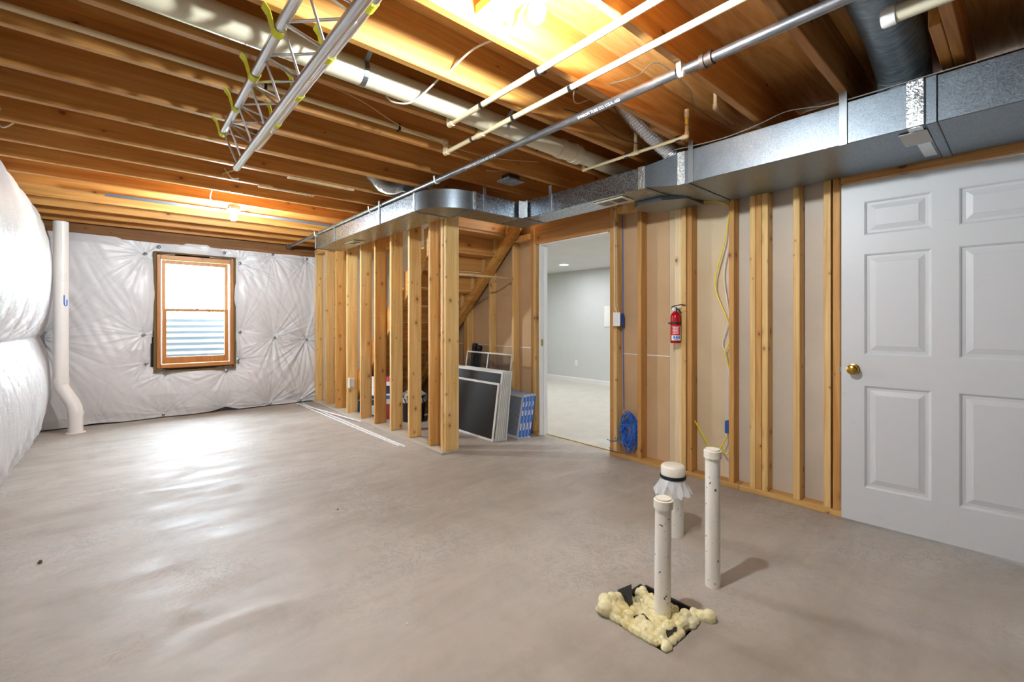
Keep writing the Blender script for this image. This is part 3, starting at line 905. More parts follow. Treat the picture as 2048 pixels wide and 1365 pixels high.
MB().box(2.17, FX - .021, 2.96, 3.24, NZ0, NZ1, .003).build('offset_section', 'galv_spangle', du)
# radius elbow
cx, cy, ro, ri_ = 2.17, 3.31, .345, .02
n = 18; rings = []
for k in range(n + 1):
    a = -PI / 2 - (PI / 2) * k / n
    ux, uy = math.cos(a), math.sin(a)
    rings.append([(cx + ux * ri_, cy + uy * ri_, NZ0), (cx + ux * ro, cy + uy * ro, NZ0), (cx + ux * ro, cy + uy * ro, NZ1), (cx + ux * ri_, cy + uy * ri_, NZ1)])
MB().loft(rings).build('elbow', 'galv', du, True)
MB().box(1.828, 2.15, 3.315, 5.80, NZ0, NZ1, .003).build('far_section', 'galv_spangle', du)
MB().box(1.822, 2.156, 5.80, 5.815, NZ0 - .004, NZ1 + .004, .002).build('end_cap', 'galv', du)
# foil-taped joints and drive cleats
def tape(xa, xb, ya, yb, za, zb_, mat='foil'): MB().box(xa, xb, ya, yb, za, zb_, .001).build('foil_tape' if mat == 'foil' else 'drive_cleat', mat, du)
tape(FX - .0045, FX - .0006, .305, .365, DZ0 + .002, DZ1 + .004); tape(FX - .004, BX - .1, .31, .36, DZ0 - .005, DZ0 - .0006)
tape(FX - .0045, FX - .0006, 1.425, 1.475, DZ0, DZ1 + .003); tape(FX - .002, BX, 1.40, 1.415, DZ0 - .006, DZ0 - .0006, 'galv')
tape(FX - .004, FX - .0006, 1.715, 1.765, NZ0 - .002, NZ1 + .003); tape(FX, NB + .1, 1.70, 1.716, NZ0 - .006, NZ0 - .0006, 'galv')
tape(FX - .024, FX - .0206, 2.86, 2.928, NZ0, NZ1 + .002); tape(FX - .06, FX - .0206, 2.922, 2.9295, NZ0, NZ1 + .002)
tape(FX - .02, NB, 2.915, 2.929, NZ0 - .005, NZ0 - .0012, 'galv')
tape(2.155, 2.185, 2.952, 2.9595, NZ0, NZ1 + .002); tape(1.819, 1.827, 3.31, 3.335, NZ0, NZ1 + .002)
tape(1.828, 2.15, 3.32, 3.335, NZ0 - .005, NZ0 - .0008, 'galv'); tape(2.16, 2.18, 2.97, 3.28, NZ0 - .005, NZ0 - .0008, 'galv')
# masking patch under the joint
MB().box(2.74, 2.94, .30, .40, DZ0 - .008, DZ0 - .0055, .0005).build('tape_patch', 'card', du)
# hanger straps
for (xx, yy, za) in ((FX - .002, .60, DZ0), (FX - .002, 1.385, DZ0), (FX - .002, 2.60, NZ0)):
    MB().box(xx - .006, xx - .001, yy - .016, yy + .016, za - .003, ZC - .002 if yy > 1 else ZC + .01, .0005).build('hanger_strap', 'steel', du)
for (xx, yy) in ((1.826, 3.98), (1.826, 5.15)):
    MB().box(xx - .006, xx - .001, yy - .014, yy + .014, NZ0 - .003, ZC - .002, .0005).build('hanger_strap', 'steel', du)
MB().box(2.26, 2.288, 2.950, 2.9555, NZ0 - .003, ZC - .002, .0005).build('hanger_strap', 'steel', du)
# flat oval take-off on the wall side of the reducer
b = MB(); pts = []
for k in range(13):
    a = PI / 2 + PI * k / 12; pts.append((3.13 + .15 * math.sin(a - PI / 2) * 0 + .0, 0, 0))
oval = [(2.965, 1.95), (3.0, 2.0), (3.06, 2.03), (3.14, 2.03), (3.22, 2.0), (3.30, 1.92), (3.30, 1.60), (3.05, 1.60), (2.965, 1.75)]
b.prism([(x, y, 2.085) for x, y in oval], (0, 0, .15)); b.build('side_boot', 'galv', du)
for i, (gx, gy, gz, w, l) in enumerate(((2.81, 2.06, NZ0, .15, .27), (2.02, 5.05, NZ0, .13, .27))):
    g = empty('register', (gx, gy, gz - .006), 'cream register grille set in the duct underside %s' % ('near the doorway' if i == 0 else 'over the stud partition'), 'vent')
    b = MB()
    z0_, z1_ = gz - .010, gz - .0008
    b.box(gx - w / 2, gx + w / 2, gy - l / 2, gy - l / 2 + .025, z0_, z1_, .002); b.box(gx - w / 2, gx + w / 2, gy + l / 2 - .025, gy + l / 2, z0_, z1_, .002)
    b.box(gx - w / 2, gx - w / 2 + .022, gy - l / 2 + .025, gy + l / 2 - .025, z0_, z1_, .002); b.box(gx + w / 2 - .022, gx + w / 2, gy - l / 2 + .025, gy + l / 2 - .025, z0_, z1_, .002)
    b.box(gx - w / 2 + .022, gx + w / 2 - .022, gy - .006, gy + .006, z0_ + .002, z1_)
    b.build('grille_frame', 'pvc', g)
    sl_ = MB().box(gx - w / 2 + .023, gx + w / 2 - .023, 0, .007, z0_ + .003, z1_ - .002).build('louvre', 'galv_dark', g, base=(gx, 0, z0_))
    k = 0
    for q in range(18):
        yy = gy - l / 2 + .028 + q * .0118
        if abs(yy + .003 - gy) < .012: continue
        if k == 0: sl_.location = Vector((gx, yy, z0_)) - wloc(g)
        else: dup(sl_, (gx, yy, z0_), g)
        k += 1

# ------------------------------------------------------------------ round ducts
b = MB()
ctrl = smooth_path([(.2, .37, 2.462), (1.6, .37, 2.455), (2.25, .375, 2.45), (2.55, .38, 2.43), (2.74, .385, 2.38), (2.80, .385, 2.30)], 16)
rad = [.098 + (.0022 if i % 2 else 0) for i in range(len(ctrl))]
o = b.tube(ctrl, rad, 32).build('round_duct', 'round_duct', smooth=True)
tag(o, 'large grey round duct in a joist bay feeding the trunk from above', 'duct')
b = MB(); b.lathe([(.101, 0), (.103, .0), (.103, .05), (.101, .05)], (2.80, .385, 2.283), n=32); b.build('collar', 'galv', o, True)
def flex(name, pts, r, label, mat='foil', rib=.009):
    pth = smooth_path(pts, 22)
    rr = [r - (rib if i % 2 else 0) for i in range(len(pth))]
    o = MB().tube(pth, rr, 22).build(name, mat, smooth=False)
    return tag(o, label, 'duct')
flex('flexible_duct', [(2.26, 1.62, 2.56), (2.40, 1.61, 2.48), (2.62, 1.59, 2.40), (2.80, 1.57, 2.33), (2.84, 1.56, 2.275)], .062, 'silver flexible duct dropping into the trunk near the fire extinguisher')
flex('flexible_duct', [(2.03, 3.60, 2.265), (2.02, 3.60, 2.33), (1.95, 3.60, 2.395), (1.86, 3.60, 2.405), (1.77, 3.60, 2.365), (1.68, 3.60, 2.37), (1.58, 3.60, 2.45), (1.5, 3.6, 2.55)], .062, 'crumpled foil flexible duct above the stud partition')

# ------------------------------------------------------------------ iron gas pipe
GX, GZ = 1.857, 2.302
o = MB().tube([(GX, -2.8, GZ), (GX, .98, GZ)], .021, 20).build('iron_pipe', 'iron', smooth=True)
tag(o, 'long black iron pipe with printed lettering hung below the joists', 'pipe')
MB().tube([(GX, 1.02, GZ), (GX, 7.17, GZ)], .021, 20).build('pipe_run', 'iron', o, True)
b = MB(); b.lathe([(.021, 0), (.029, 0), (.030, .012), (.026, .014), (.026, .03), (.031, .032), (.031, .05), (.021, .052)], (GX, .86, GZ), (0, 1, 0), 20); b.build('coupling', 'iron_rust', o, True)
b = MB(); b.lathe([(.021, 0), (.036, 0), (.036, .012), (.021, .014)], (GX, 7.06, GZ), (0, 1, 0), 20); b.build('flange', 'iron_rust', o, True)
for i, yy in enumerate((1.0, 3.02, 4.24, 5.86, -.6)):
    b = MB(); pts = arc((GX, yy, GZ), .024, PI * .98, PI * 2.02, (1, 0, 0), (0, 0, 1), 14)
    pts = [(GX - .028, yy, ZC - .001)] + pts + [(GX + .028, yy, ZC - .001)]
    b.strip(pts, (0, .022, 0), .0012); b.build('pipe_clamp', 'white', o)
cv = Vector((-.60, 0, -.80))
for (yy, body) in ((1.58, 'SHARON TUBE CO. U.S.A. A53'), (2.62, 'SHARON TUBE CO. U.S.A. A53  SCH 40')):
    nrm = Vector((-.80, 0, -.60)); up = Vector((-.60, 0, .80)); right = up.cross(nrm)
    mt = Matrix((right, up, nrm)).transposed().to_euler()
    text('printed_lettering', body, .020, Vector((GX, yy, GZ)) + nrm * .0212 - up * .007, mt, 'print_white', o)

# ------------------------------------------------------------------ plumbing: 4 inch drain, CPVC
o = MB().tube([(XL + .05, 2.06, 2.382), (2.28, 2.06, 2.365)], .057, 28).build('drain_pipe', 'pvc', smooth=True)
tag(o, 'thick cream drain pipe slung in a joist bay', 'pipe')
b = MB(); b.lathe([(.057, 0), (.064, 0), (.064, .05), (.060, .052), (.060, .14), (.066, .142), (.066, .20), (.057, .20)], (2.20, 2.06, 2.365), (1, 0, 0), 28); b.build('fitting', 'pvc', o, True)
MB().tube([(2.38, 2.06, 2.365), (3.2, 2.06, 2.36)], .05, 24).build('branch', 'pvc', o, True)
for xx in (.86, 1.72, -.1):
    b = MB(); pts2 = [(xx, YJ(3) + .04, 2.49), (xx, 1.92, 2.46)] + arc((xx, 2.06, 2.374), .0595, PI * .8, PI * 1.9, (0, 1, 0), (0, 0, 1), 16) + [(xx, 2.155, 2.42)]
    b.strip(pts2, (.022, 0, 0), .001); b.build('hanger_strap', 'steel', o)
def cpvc(label, segs, r, fits, clamps=(), name='water_pipe'):
    o = MB().tube(segs[0], r, 14).build(name, 'cpvc', smooth=True)
    tag(o, label, 'pipe')
    for s_ in segs[1:]: MB().tube(s_, r, 14).build('pipe_run', 'cpvc', o, True)
    for (p, dirs) in fits:
        b = MB()
        for d in dirs: b.tube([Vector(p) - Vector(d) * .0, Vector(p) + Vector(d) * r * 2.3], r * 1.35, 14)
        b.ball(p, r * 1.36, 14); b.build('fitting', 'cpvc', o, True)
    for (p, ax) in clamps:
        b = MB()
        if ax == 1:
            b.strip(arc(p, r + .003, PI * .95, PI * 2.05, (1, 0, 0), (0, 0, 1), 10) + [(p[0] + r + .022, p[1], p[2] + r * .4)], (0, .016, 0), .002)
            b.box(p[0] + r + .004, p[0] + r + .03, p[1] - .008, p[1] + .008, p[2] + r * .2, p[2] + r * .2 + .012)
        else:
            b.box(p[0] - .006, p[0] + .006, p[1] - r - .004, p[1] + r + .004, p[2] - r - .006, p[2] + r + .006, .001)
        b.build('clamp', 'black', o)
    return o
P1, P2, PZ = 1.40, 1.615, 2.316
cpvc('tan water pipe turning up into the bay beside the thick drain pipe',
     [[(P1, -2.5, PZ), (P1, 2.14, PZ)], [(P1, 2.14, PZ), (P1, 2.14, 2.405)], [(P1, 2.14, 2.405), (3.2, 2.14, 2.405)]], .0143,
     [((P1, 2.14, PZ), ((0, -1, 0), (0, 0, 1))), ((P1, 2.14, 2.405), ((0, 0, -1), (1, 0, 0)))], [((P1, 1.43, PZ), 1), ((P1, 1.84, PZ), 1), ((P1, .2, PZ), 1)])
cpvc('tan water pipe with a tee, continuing left along the joists',
     [[(P2, -2.5, PZ), (P2, 2.52, PZ)], [(P2, 2.52, PZ), (P2, 2.52, 2.385)], [(XL + .1, 2.52, 2.388), (P2, 2.52, 2.385)], [(P2, 2.14, PZ), (P2, 2.14, 2.362)], [(P2, 2.14, 2.362), (2.56, 2.14, 2.362)]], .0138,
     [((P2, 2.52, PZ), ((0, -1, 0), (0, 0, 1))), ((P2, 2.52, 2.385), ((0, 0, -1), (-1, 0, 0))), ((P2, 2.14, PZ), ((0, -1, 0), (0, 1, 0), (0, 0, 1))), ((P2, 2.14, 2.362), ((0, 0, -1), (1, 0, 0)))],
     [((P2, 1.43, PZ), 1), ((P2, 1.84, PZ), 1), ((P2, 2.22, PZ), 1), ((.55, 2.52, 2.387), 0), ((1.28, 2.52, 2.386), 0), ((2.1, 2.14, 2.362), 0)])
P3 = 2.56
o = cpvc('thin tan branch pipe crossing the joists to a riser above the trunk',
     [[(P3, 2.135, PZ), (P3, 1.345, PZ)], [(P3, 2.14, PZ), (P3, 2.14, 2.36)], [(P3, 1.345, PZ), (P3, 1.345, 2.45)], [(P3, 1.70, PZ), (P3, 1.70, 2.50)]], .0105,
     [((P3, 2.14, PZ), ((0, -1, 0), (0, 0, 1))), ((P3, 1.345, PZ), ((0, 1, 0), (0, 0, 1))), ((P3, 1.345, 2.45), ((0, 0, -1), (0, 0, 1))), ((P3, 1.70, PZ), ((0, 1, 0), (0, -1, 0), (0, 0, 1)))],
     [((P3, 1.77, PZ), 0), ((P3, 1.40, PZ), 0)])
MB().tube([(P3, 1.345, 2.375), (P3, 1.345, 2.43)], .0112, 12).build('glue_stain', 'cpvc_glue', o, True)
MB().lathe([(.012, 0), (.03, .002), (.03, .012), (.012, .014)], (P3, 1.70, 2.50), n=16).build('escutcheon', 'black', o, True)
cpvc('short tan stub pipe hooking down from the subfloor', [[(2.66, 1.22, 2.568), (2.66, 1.22, 2.47)], [(2.66, 1.22, 2.47), (2.95, 1.24, 2.47)]], .0105, [((2.66, 1.22, 2.47), ((0, 0, 1), (1, 0, 0)))], name='stub_pipe')
o = MB().tube([(2.085, .335, 2.30), (2.085, -2.6, 2.30)], .029, 24).build('capped_pipe', 'pvc', smooth=True)
tag(o, 'cream pipe with a white end cap below the round duct', 'pipe')
MB().lathe([(.0, -.006), (.030, -.006), (.034, 0), (.034, .035), (.029, .036)], (2.085, .345, 2.30), (0, -1, 0), 24).build('end_cap', 'pvc_white', o, True)
MB().strip(arc((2.085, -.2, 2.30), .030, PI, 2 * PI, (1, 0, 0), (0, 0, 1), 10), (0, .02, 0)).build('pipe_clamp', 'steel', o)

# radon / floor pipe in the window-wall corner
VX, VY = -.478, 6.82
pth = [(VX, VY, 2.28), (VX, VY, .56)] + [(VX + .006, VY, .50), (VX + .03, VY - .004, .45), (VX + .085, VY - .02, .34), (VX + .108, VY - .028, .28), (VX + .115, VY - .03, .22), (VX + .115, VY - .03, .012)]
o = MB().tube(pth, .062, 28).build('vent_pipe', 'pvc_white', smooth=True)
tag(o, 'white vertical vent pipe with an offset elbow beside the corner', 'pipe')
MB().lathe([(.062, 0), (.067, .001), (.067, .06), (.062, .061)], (VX, VY, .54), n=28).build('coupling', 'pvc_white', o, True)
MB().lathe([(.062, 0), (.067, .001), (.067, .05), (.062, .051)], (VX + .115, VY - .03, .185), n=28).build('coupling', 'pvc_white', o, True)
MB().lathe([(.062, 0), (.085, .0), (.085, .006), (.066, .012), (.062, .012)], (VX + .115, VY - .03, .001), n=28).build('floor_collar', 'pvc_white', o, True)
mk = []
for k in range(11): mk.append((.0, .0))
b = MB()
vd = Vector((.53, -.848, 0)) ; vr = Vector((.848, .53, 0)); cc = Vector((VX, VY, 0)) + vd * .0635
def mkp(u, z): 
    a = u / .063; d = vd * math.cos(a) + vr * math.sin(a)
    return Vector((VX, VY, z)) + d * .0632
path = [mkp(-.005, 1.49 - .012 * k) for k in range(8)] + [mkp(-.003, 1.385), mkp(.006, 1.375), mkp(.016, 1.378), mkp(.02, 1.395)] + [mkp(.02, 1.395 + .012 * k) for k in range(1, 5)]
b.tube(path, .0055, 6); b.build('printed_mark', 'blue_ink', o)
b = MB()
for z in (1.72, 1.70, 1.685, 1.66, 1.645):
    b.tube([mkp(-.03 + .01 * k, z) for k in range(6)], .0012, 4)
b.build('printed_lines', 'card', o)

# ------------------------------------------------------------------ standpipes and foam pit
def standpipe(x, y, z0, z1, r, label, lean=(0, 0)):
    o = MB().tube([(x, y, z0), (x + lean[0], y + lean[1], z1)], r, 28).build('standpipe', 'pvc_dirty', smooth=True)
    tag(o, label, 'pipe')
    return o, Vector((x + lean[0], y + lean[1], z1))
o, tp = standpipe(2.035, .945, .0, .612, .032, 'tall spattered white standpipe with a plug, rising from the slab')
MB().lathe([(.033, -.03), (.038, -.028), (.038, .004), (.031, .006), (.031, .012), (.0, .013)], tp, n=28).build('cleanout_plug', 'pvc_cap', o, True)
o, tp = standpipe(1.655, .975, -.1, .475, .032, 'short spattered white standpipe rising out of the spray foam', (.01, .0))
MB().lathe([(.033, -.03), (.038, -.028), (.038, .004), (.031, .006), (.031, .012), (.0, .013)], tp, n=28).build('cleanout_plug', 'pvc_cap', o, True)
o, tp = standpipe(2.365, 1.325, 0, .33, .057, 'thick stubby white standpipe with a rubber ring and torn plastic film')
MB().lathe([(.058, -.02), (.064, -.018), (.066, .0), (.066, .05), (.058, .062), (.052, .064), (.0, .062)], tp, n=32).build('cap', 'pvc_cap', o, True)
MB().lathe([(.060, -.012), (.070, -.010), (.071, .0), (.070, .008), (.062, .008)], tp, n=32).build('rubber_ring', 'rubber', o, True)
b = MB(); rings = []; rnd = random.Random(3)
nn = 40
hem = [.075 + .07 * noise.noise(Vector((math.cos(k * 2 * PI / nn) * 2.2, math.sin(k * 2 * PI / nn) * 2.2, 1))) + .012 * rnd.uniform(-1, 1) for k in range(nn)]
for q in range(7):
    t = q / 6
    rings.append([(tp.x + math.cos(k * 2 * PI / nn) * (.064 + .03 * t + .014 * t * math.sin(k * 1.9 + q * .3)), tp.y + math.sin(k * 2 * PI / nn) * (.064 + .03 * t + .014 * t * math.sin(k * 1.9 + q * .3)), tp.z - .008 - hem[k] * t) for k in range(nn)])
b.loft(rings, False); b.build('plastic_film', 'film', o, True)

pit = empty('foam_pit', (1.645, 1.015, 0), 'square floor pit packed with cream spray foam and black plastic', 'floor pit')
rnd = random.Random(11)
b = MB()
x0, x1, y0, y1 = PIT
for k in range(330):
    x = rnd.uniform(x0 + .03, x1 - .03); y = rnd.uniform(y0 + .03, y1 - .03)
    if x > 1.73 and .90 < y < 1.12: continue
    if y > 1.09 and 1.62 < x < 1.72: continue
    r = rnd.uniform(.012, .028)
    z = rnd.uniform(-.035, .006)
    if x < 1.56 or y < .92: z += .02
    b.ball((x, y, z), r, 8)
for k in range(60):        # ropey bead along the rims
    s_ = rnd.random(); r = rnd.uniform(.012, .024)
    side = k % 3
    p = ((x0 + .012, y0 + s_ * .31, .008), (x0 + s_ * .31, y0 + .014, .008), (x0 + .01 + s_ * .10, y1 - .015, .02))[side]
    b.ball(p, r, 8)
for (x, y, z, r) in ((1.79, .845, .012, .030), (1.775, .87, .006, .028), (1.50, 1.14, .03, .034), (1.53, 1.165, .035, .030), (1.57, 1.16, .03, .026), (1.60, 1.15, .022, .026), (1.62, 1.14, .012, .022)):
    b.ball(Vector((x, y, z)), r, 10)
for k in range(70):       # small lumps on top
    x = rnd.uniform(x0 + .02, x1 - .05); y = rnd.uniform(y0 + .02, y1 - .04)
    b.ball((x, y, rnd.uniform(.0, .024)), rnd.uniform(.007, .016), 8)
for k in range(30):
    a = rnd.random() * 2 * PI; b.ball((1.655 + math.cos(a) * .05, .975 + math.sin(a) * .05, rnd.uniform(-.05, -.02)), .025, 8)
fo = b.build('spray_foam', 'foam', pit)
rm = fo.modifiers.new('remesh', 'REMESH'); rm.mode = 'VOXEL'; rm.voxel_size = .0034; rm.use_smooth_shade = True
sm = fo.modifiers.new('smooth', 'SMOOTH'); sm.iterations = 2; sm.factor = .5
b = MB(); b.box(x1 - .012, x1 - .002, y0 + .02, y1 - .03, -.15, .012, .003); b.box(x1 - .04, x1 - .013, y0 + .02, y1 - .06, -.03, -.02, .003)
b.box(x0 + .10, x1 - .013, y1 - .014, y1 - .003, -.15, .006, .003); b.build('basin_rim', 'black', pit)
b = MB(); b.prism([(1.60, 1.08, .0), (1.66, 1.12, .0), (1.70, 1.15, .0), (1.62, 1.165, .0)], (.0, .0, .045)); b.build('basin_lug', 'black', pit)
b = MB(); b.prism([(1.52, .97, -.01), (1.56, .965, .0), (1.575, 1.01, .004), (1.535, 1.03, .0)], (0, 0, .034)); b.build('basin_lug', 'black', pit)
b = MB(); b.prism([(1.545, .885, .0), (1.60, .88, .0), (1.60, .90, .0), (1.55, .905, .0)], (0, 0, .036)); b.build('basin_lug', 'black', pit)

# ------------------------------------------------------------------ aluminium truss hung below the joists
tr_ = empty('lighting_truss', (.51, 1.5, 2.08), 'aluminium triangular lattice truss hung on yellow straps below the joists', 'truss')
A, Bc, Cc = (.435, 2.262), (.503, 2.085), (.613, 2.235)
ye, yn, cr_ = 2.985, .02, .0185
for (x, z) in (A, Bc, Cc):
    b = MB(); b.tube([(x, yn, z), (x, ye, z)], cr_, 22); b.build('chord', 'alu', tr_, True)
    MB().lathe([(0, .0005), (.014, .0005), (.014, .002), (0, .002)], (x, ye, z), (0, 1, 0), 16).build('end_plug', 'black', tr_)
ns = 11; sp = .265
nodes = [2.80 - sp * k for k in range(ns)]
for (p, q) in ((A, Bc), (A, Cc), (Bc, Cc)):
    for k, yy in enumerate(nodes):
        MB().tube([(p[0], yy, p[1]), (q[0], yy + .02, q[1])], .0052, 8).build('lattice_rod', 'alu', tr_, True)
        if k + 1 < ns: MB().tube([(p[0], yy - .01, p[1]), (q[0], yy - sp + .02, q[1])], .0052, 8).build('lattice_rod', 'alu', tr_, True)
    MB().tube([(p[0], ye - .04, p[1]), (q[0], ye - .05, q[1])], .0052, 8).build('lattice_rod', 'alu', tr_, True)
def sling(x, z, yy):
    r = cr_ + .0025
    pts = [(x - .052, yy, ZC - .001), (x - .034, yy, ZC - .022)] + arc((x, yy, z), r, PI * .93, PI * 2.07, (1, 0, 0), (0, 0, 1), 12) + [(x + .034, yy, ZC - .02), (x + .05, yy, ZC - .001)]
    MB().strip(pts, (0, .046, 0), .0008).build('strap', 'strap_yellow', tr_)
for k in range(1, 7):
    yk = YJ(k) + .019
    if yk < ye - .03: sling(*A, yk); sling(*Cc, yk)
sling(*A, ye - .035)
b = MB(); b.tube(smooth_path([(.503, 2.985, 2.085), (.49, 3.02, 2.075), (.46, 3.07, 2.07), (.45, 3.09, 2.06)], 4), .004, 6); b.build('tie_wire', 'tan_cable', tr_)

# ------------------------------------------------------------------ bulbs
def lamp(x, y, label, zb_=ZC, drop=.0):
    o = empty('bulb_holder', (x, y, zb_ - .14), label, 'light', 'bare bulb ceiling lights')
    MB().lathe([(0, 0), (.05, 0), (.052, -.012), (.052, -.036), (.050, -.038), (.0, -.038)], (x, y, zb_ - .002), n=16).build('metal_box', 'steel', o, True)
    MB().lathe([(.056, -.038), (.058, -.044), (.05, -.054), (.03, -.060), (.022, -.068), (0, -.068)], (x, y, zb_ - .002), n=24).build('porcelain_base', 'white', o, True)
    MB().lathe([(.014, -.060), (.015, -.075), (.022, -.088), (.0295, -.105), (.031, -.118), (.028, -.134), (.018, -.146), (0, -.150)], (x, y, zb_ - .002), n=24).build('bulb', 'bulb', o, True)
    return o
lamp(1.07, 1.10, 'bare lit bulb on a ceiling box beside the tan water pipes', ZC + .04)
MB().box(1.02, 1.12, 1.033, 1.388, ZC + .0385, ZC + .0765, .002).build('mounting_board', 'plate_y', bpy.data.objects['bulb_holder'])
lamp(.83, 5.06, 'bare lit bulb on a ceiling box toward the window wall', ZC)

# ------------------------------------------------------------------ cables
def cable(name, pts, r, mat, label, cat='cable', group=None, sub=6):
    o = MB().tube(smooth_path(pts, sub), r, 8).build(name, mat, smooth=True)
    return tag(o, label, cat, group)
cable('power_cable', [(.80, YJ(2) - .002, 2.50), (.83, YJ(2) - .05, 2.43), (.90, YJ(2) - .09, 2.37), (.99, 1.27, 2.36), (1.05, 1.2, 2.41), (1.06, 1.17, 2.44)], .0045, 'white_cable', 'white cable looping down beside the near lit bulb')
cable('power_cable', [(1.13, 1.16, 2.44), (1.17, 1.25, 2.43), (1.20, 1.35, 2.40), (1.205, YJ(2), 2.392)], .0045, 'white_cable', 'short white cable running from the near bulb into a joist')
cable('power_cable', [(1.205, YJ(2) + .039, 2.39), (1.17, 1.6, 2.40), (1.16, YJ(3), 2.372)], .0045, 'white_cable', 'white cable crossing the bay between the bulb and the drain pipe')
cable('power_cable', [(1.15, YJ(3) + .039, 2.37), (1.10, 2.0, 2.298), (1.05, 2.1, 2.31), (1.03, YJ(4), 2.36)], .0045, 'white_cable', 'white cable passing below the thick drain pipe')
cable('power_cable', [(-.75, 2.4, 2.47), (.2, 2.42, 2.46), (.9, 2.40, 2.43), (1.3, 2.45, 2.36), (1.9, 2.5, 2.36), (2.4, 2.45, 2.42)], .003, 'tan_cable', 'thin tan cable strung along the bay beside the far water pipe')
cable('power_cable', [(1.70, YJ(2) + .04, 2.42), (1.72, 1.5, 2.36), (1.80, 1.55, 2.345), (1.90, 1.5, 2.40), (1.92, YJ(2) + .04, 2.44)], .003, 'tan_cable', 'tan cable loop hanging beside the iron pipe')
cable('power_cable', [(1.86, YJ(2) - .002, 2.40), (1.93, 1.27, 2.42), (2.03, 1.22, 2.50), (2.3, 1.20, 2.46), (2.62, 1.30, 2.47), (3.2, 1.3, 2.49)], .003, 'grey_cable', 'grey cable sagging along the bay above the iron pipe')
cable('low_voltage_wire', [(2.69, 1.50, 2.31), (2.695, 1.2, 2.292), (2.70, 1.0, 2.31), (2.70, .86, 2.333), (2.70, .74, 2.315), (2.694, .62, 2.295), (2.692, .2, 2.290), (2.692, -.6, 2.286)], .003, 'grey_cable', 'thin dark wire snaking along the top of the wide duct', 'wire')
cable('thermostat_wire', [(1.75, 1.9, 2.47), (2.05, 1.72, 2.42), (2.35, 1.69, 2.36), (2.6, 1.66, 2.36), (2.72, 1.60, 2.30)], .0025, 'black', 'thin black wire dropping past the silver flexible duct', 'wire')
for i, (xa, ya, za) in enumerate(((-.52, YJ(6) - .004, 2.40), (-.50, YJ(7) - .004, 2.40), (-.50, YJ(8) - .004, 2.39))):
    cable('cable_tail', [(xa, ya, za), (xa - .01, ya - .05, za - .08), (xa + .02, ya - .09, za - .13), (xa + .06, ya - .10, za - .10)], .004, 'white_cable', 'short white cable tail curling out of a joist by the bulging wall', 'cable', 'cable tails by the bulging wall')
cable('power_cable', [(.83, 5.06, 2.33), (.74, 4.98, 2.318), (.63, YJ(10) + .39, 2.33), (.6, YJ(10) + .04, 2.36)], .0045, 'white_cable', 'short white cable feeding the far bulb')
cable('cable_tail', [(.62, YJ(9) - .003, 2.41), (.66, YJ(9) - .06, 2.33), (.70, YJ(9) - .1, 2.325)], .004, 'white_cable', 'white cable stub poking from a joist near the truss end')
cable('truss_cord', [(.66, 1.85, 2.34), (.62, 1.95, 2.24), (.58, 2.05, 2.20), (.62, 2.14, 2.24), (.66, 2.22, 2.332)], .005, 'tan_cable', 'beige cord looped around the aluminium truss', 'cord')
cable('truss_cord', [(.60, 2.62, 2.20), (.57, 2.72, 2.16), (.55, 2.82, 2.14), (.53, 2.88, 2.11)], .004, 'tan_cable', 'beige cord dangling near the far end of the truss', 'cord')
cable('dangling_cable', [(2.30, 2.70, 2.40), (2.20, 2.66, 2.36), (2.05, 2.64, 2.325)], .004, 'tan_cable', 'loose tan cable end beside the black junction box')
# steel rail
b = MB(); b.prism([(-.1, 5.30, ZC - .002), (-.1, 5.36, ZC - .002), (-.1, 5.36, ZC - .006), (-.1, 5.306, ZC - .006), (-.1, 5.306, ZC - .03), (-.1, 5.30, ZC - .03)], (1.93, 0, 0))
tag(b.build('steel_rail', M['rail']), 'long thin grey steel rail fixed under the joists behind the far bulb', 'rail')
# black junction box
o = empty('junction_box', (2.27, 2.62, 2.26), 'black junction box hanging under a joist above the duct', 'junction box')
MB().box(2.215, 2.325, 2.575, 2.665, ZC - .042, ZC - .002, .004).build('box_body', 'black', o)
MB().prism([(2.19, 2.55, ZC - .055), (2.35, 2.55, ZC - .055), (2.35, 2.69, ZC - .055), (2.19, 2.69, ZC - .055)], (0, 0, .012)).build('cover', 'galv_dark', o)
MB().ball((2.30, 2.60, ZC - .056), .006, 8).build('screw', 'steel', o)

# ------------------------------------------------------------------ things on the stud wall
# switch
o = empty('switch_box', (XW - .03, 2.40, 1.19), 'white wall switch on a blue box mounted beside the open doorway', 'switch')
MB().box(XW - .042, XW - .036, 2.348, 2.424, 1.165, 1.287, .003).build('cover_plate', 'white', o)
MB().box(XW - .045, XW - .0425, 2.368, 2.404, 1.19, 1.262, .002).build('rocker', 'trim', o)
MB().box(XW - .0355, XW + .03, 2.352, 2.4125, 1.175, 1.277, .003).build('back_box', 'blue', o)
cable('switch_cable', [(XW - .02, 2.43, 2.11), (XW - .012, 2.425, 1.9), (XW - .006, 2.43, 1.6), (XW - .006, 2.428, 1.40), (XW - .008, 2.425, 1.34), (XW - .012, 2.40, 1.275)], .0045, 'white_cable', 'white cable running down the stud to the switch')
cable('switch_cable', [(XW - .02, 2.415, 2.11), (XW - .01, 2.405, 1.9), (XW + .0, 2.408, 1.5), (XW + .0, 2.405, 1.36), (XW + .0, 2.385, 1.272)], .004, 'tan_cable', 'tan cable beside the white cable above the switch')
cable('data_cable', [(XW + .06, 2.395, 2.25), (XW + .06, 2.39, 1.7), (XW + .055, 2.388, 1.3), (XW + .06, 2.386, .9), (XW + .06, 2.38, .42)], .0035, 'blue_cable', 'blue data cable hanging down to the coil')
rnd = random.Random(5); pts = []
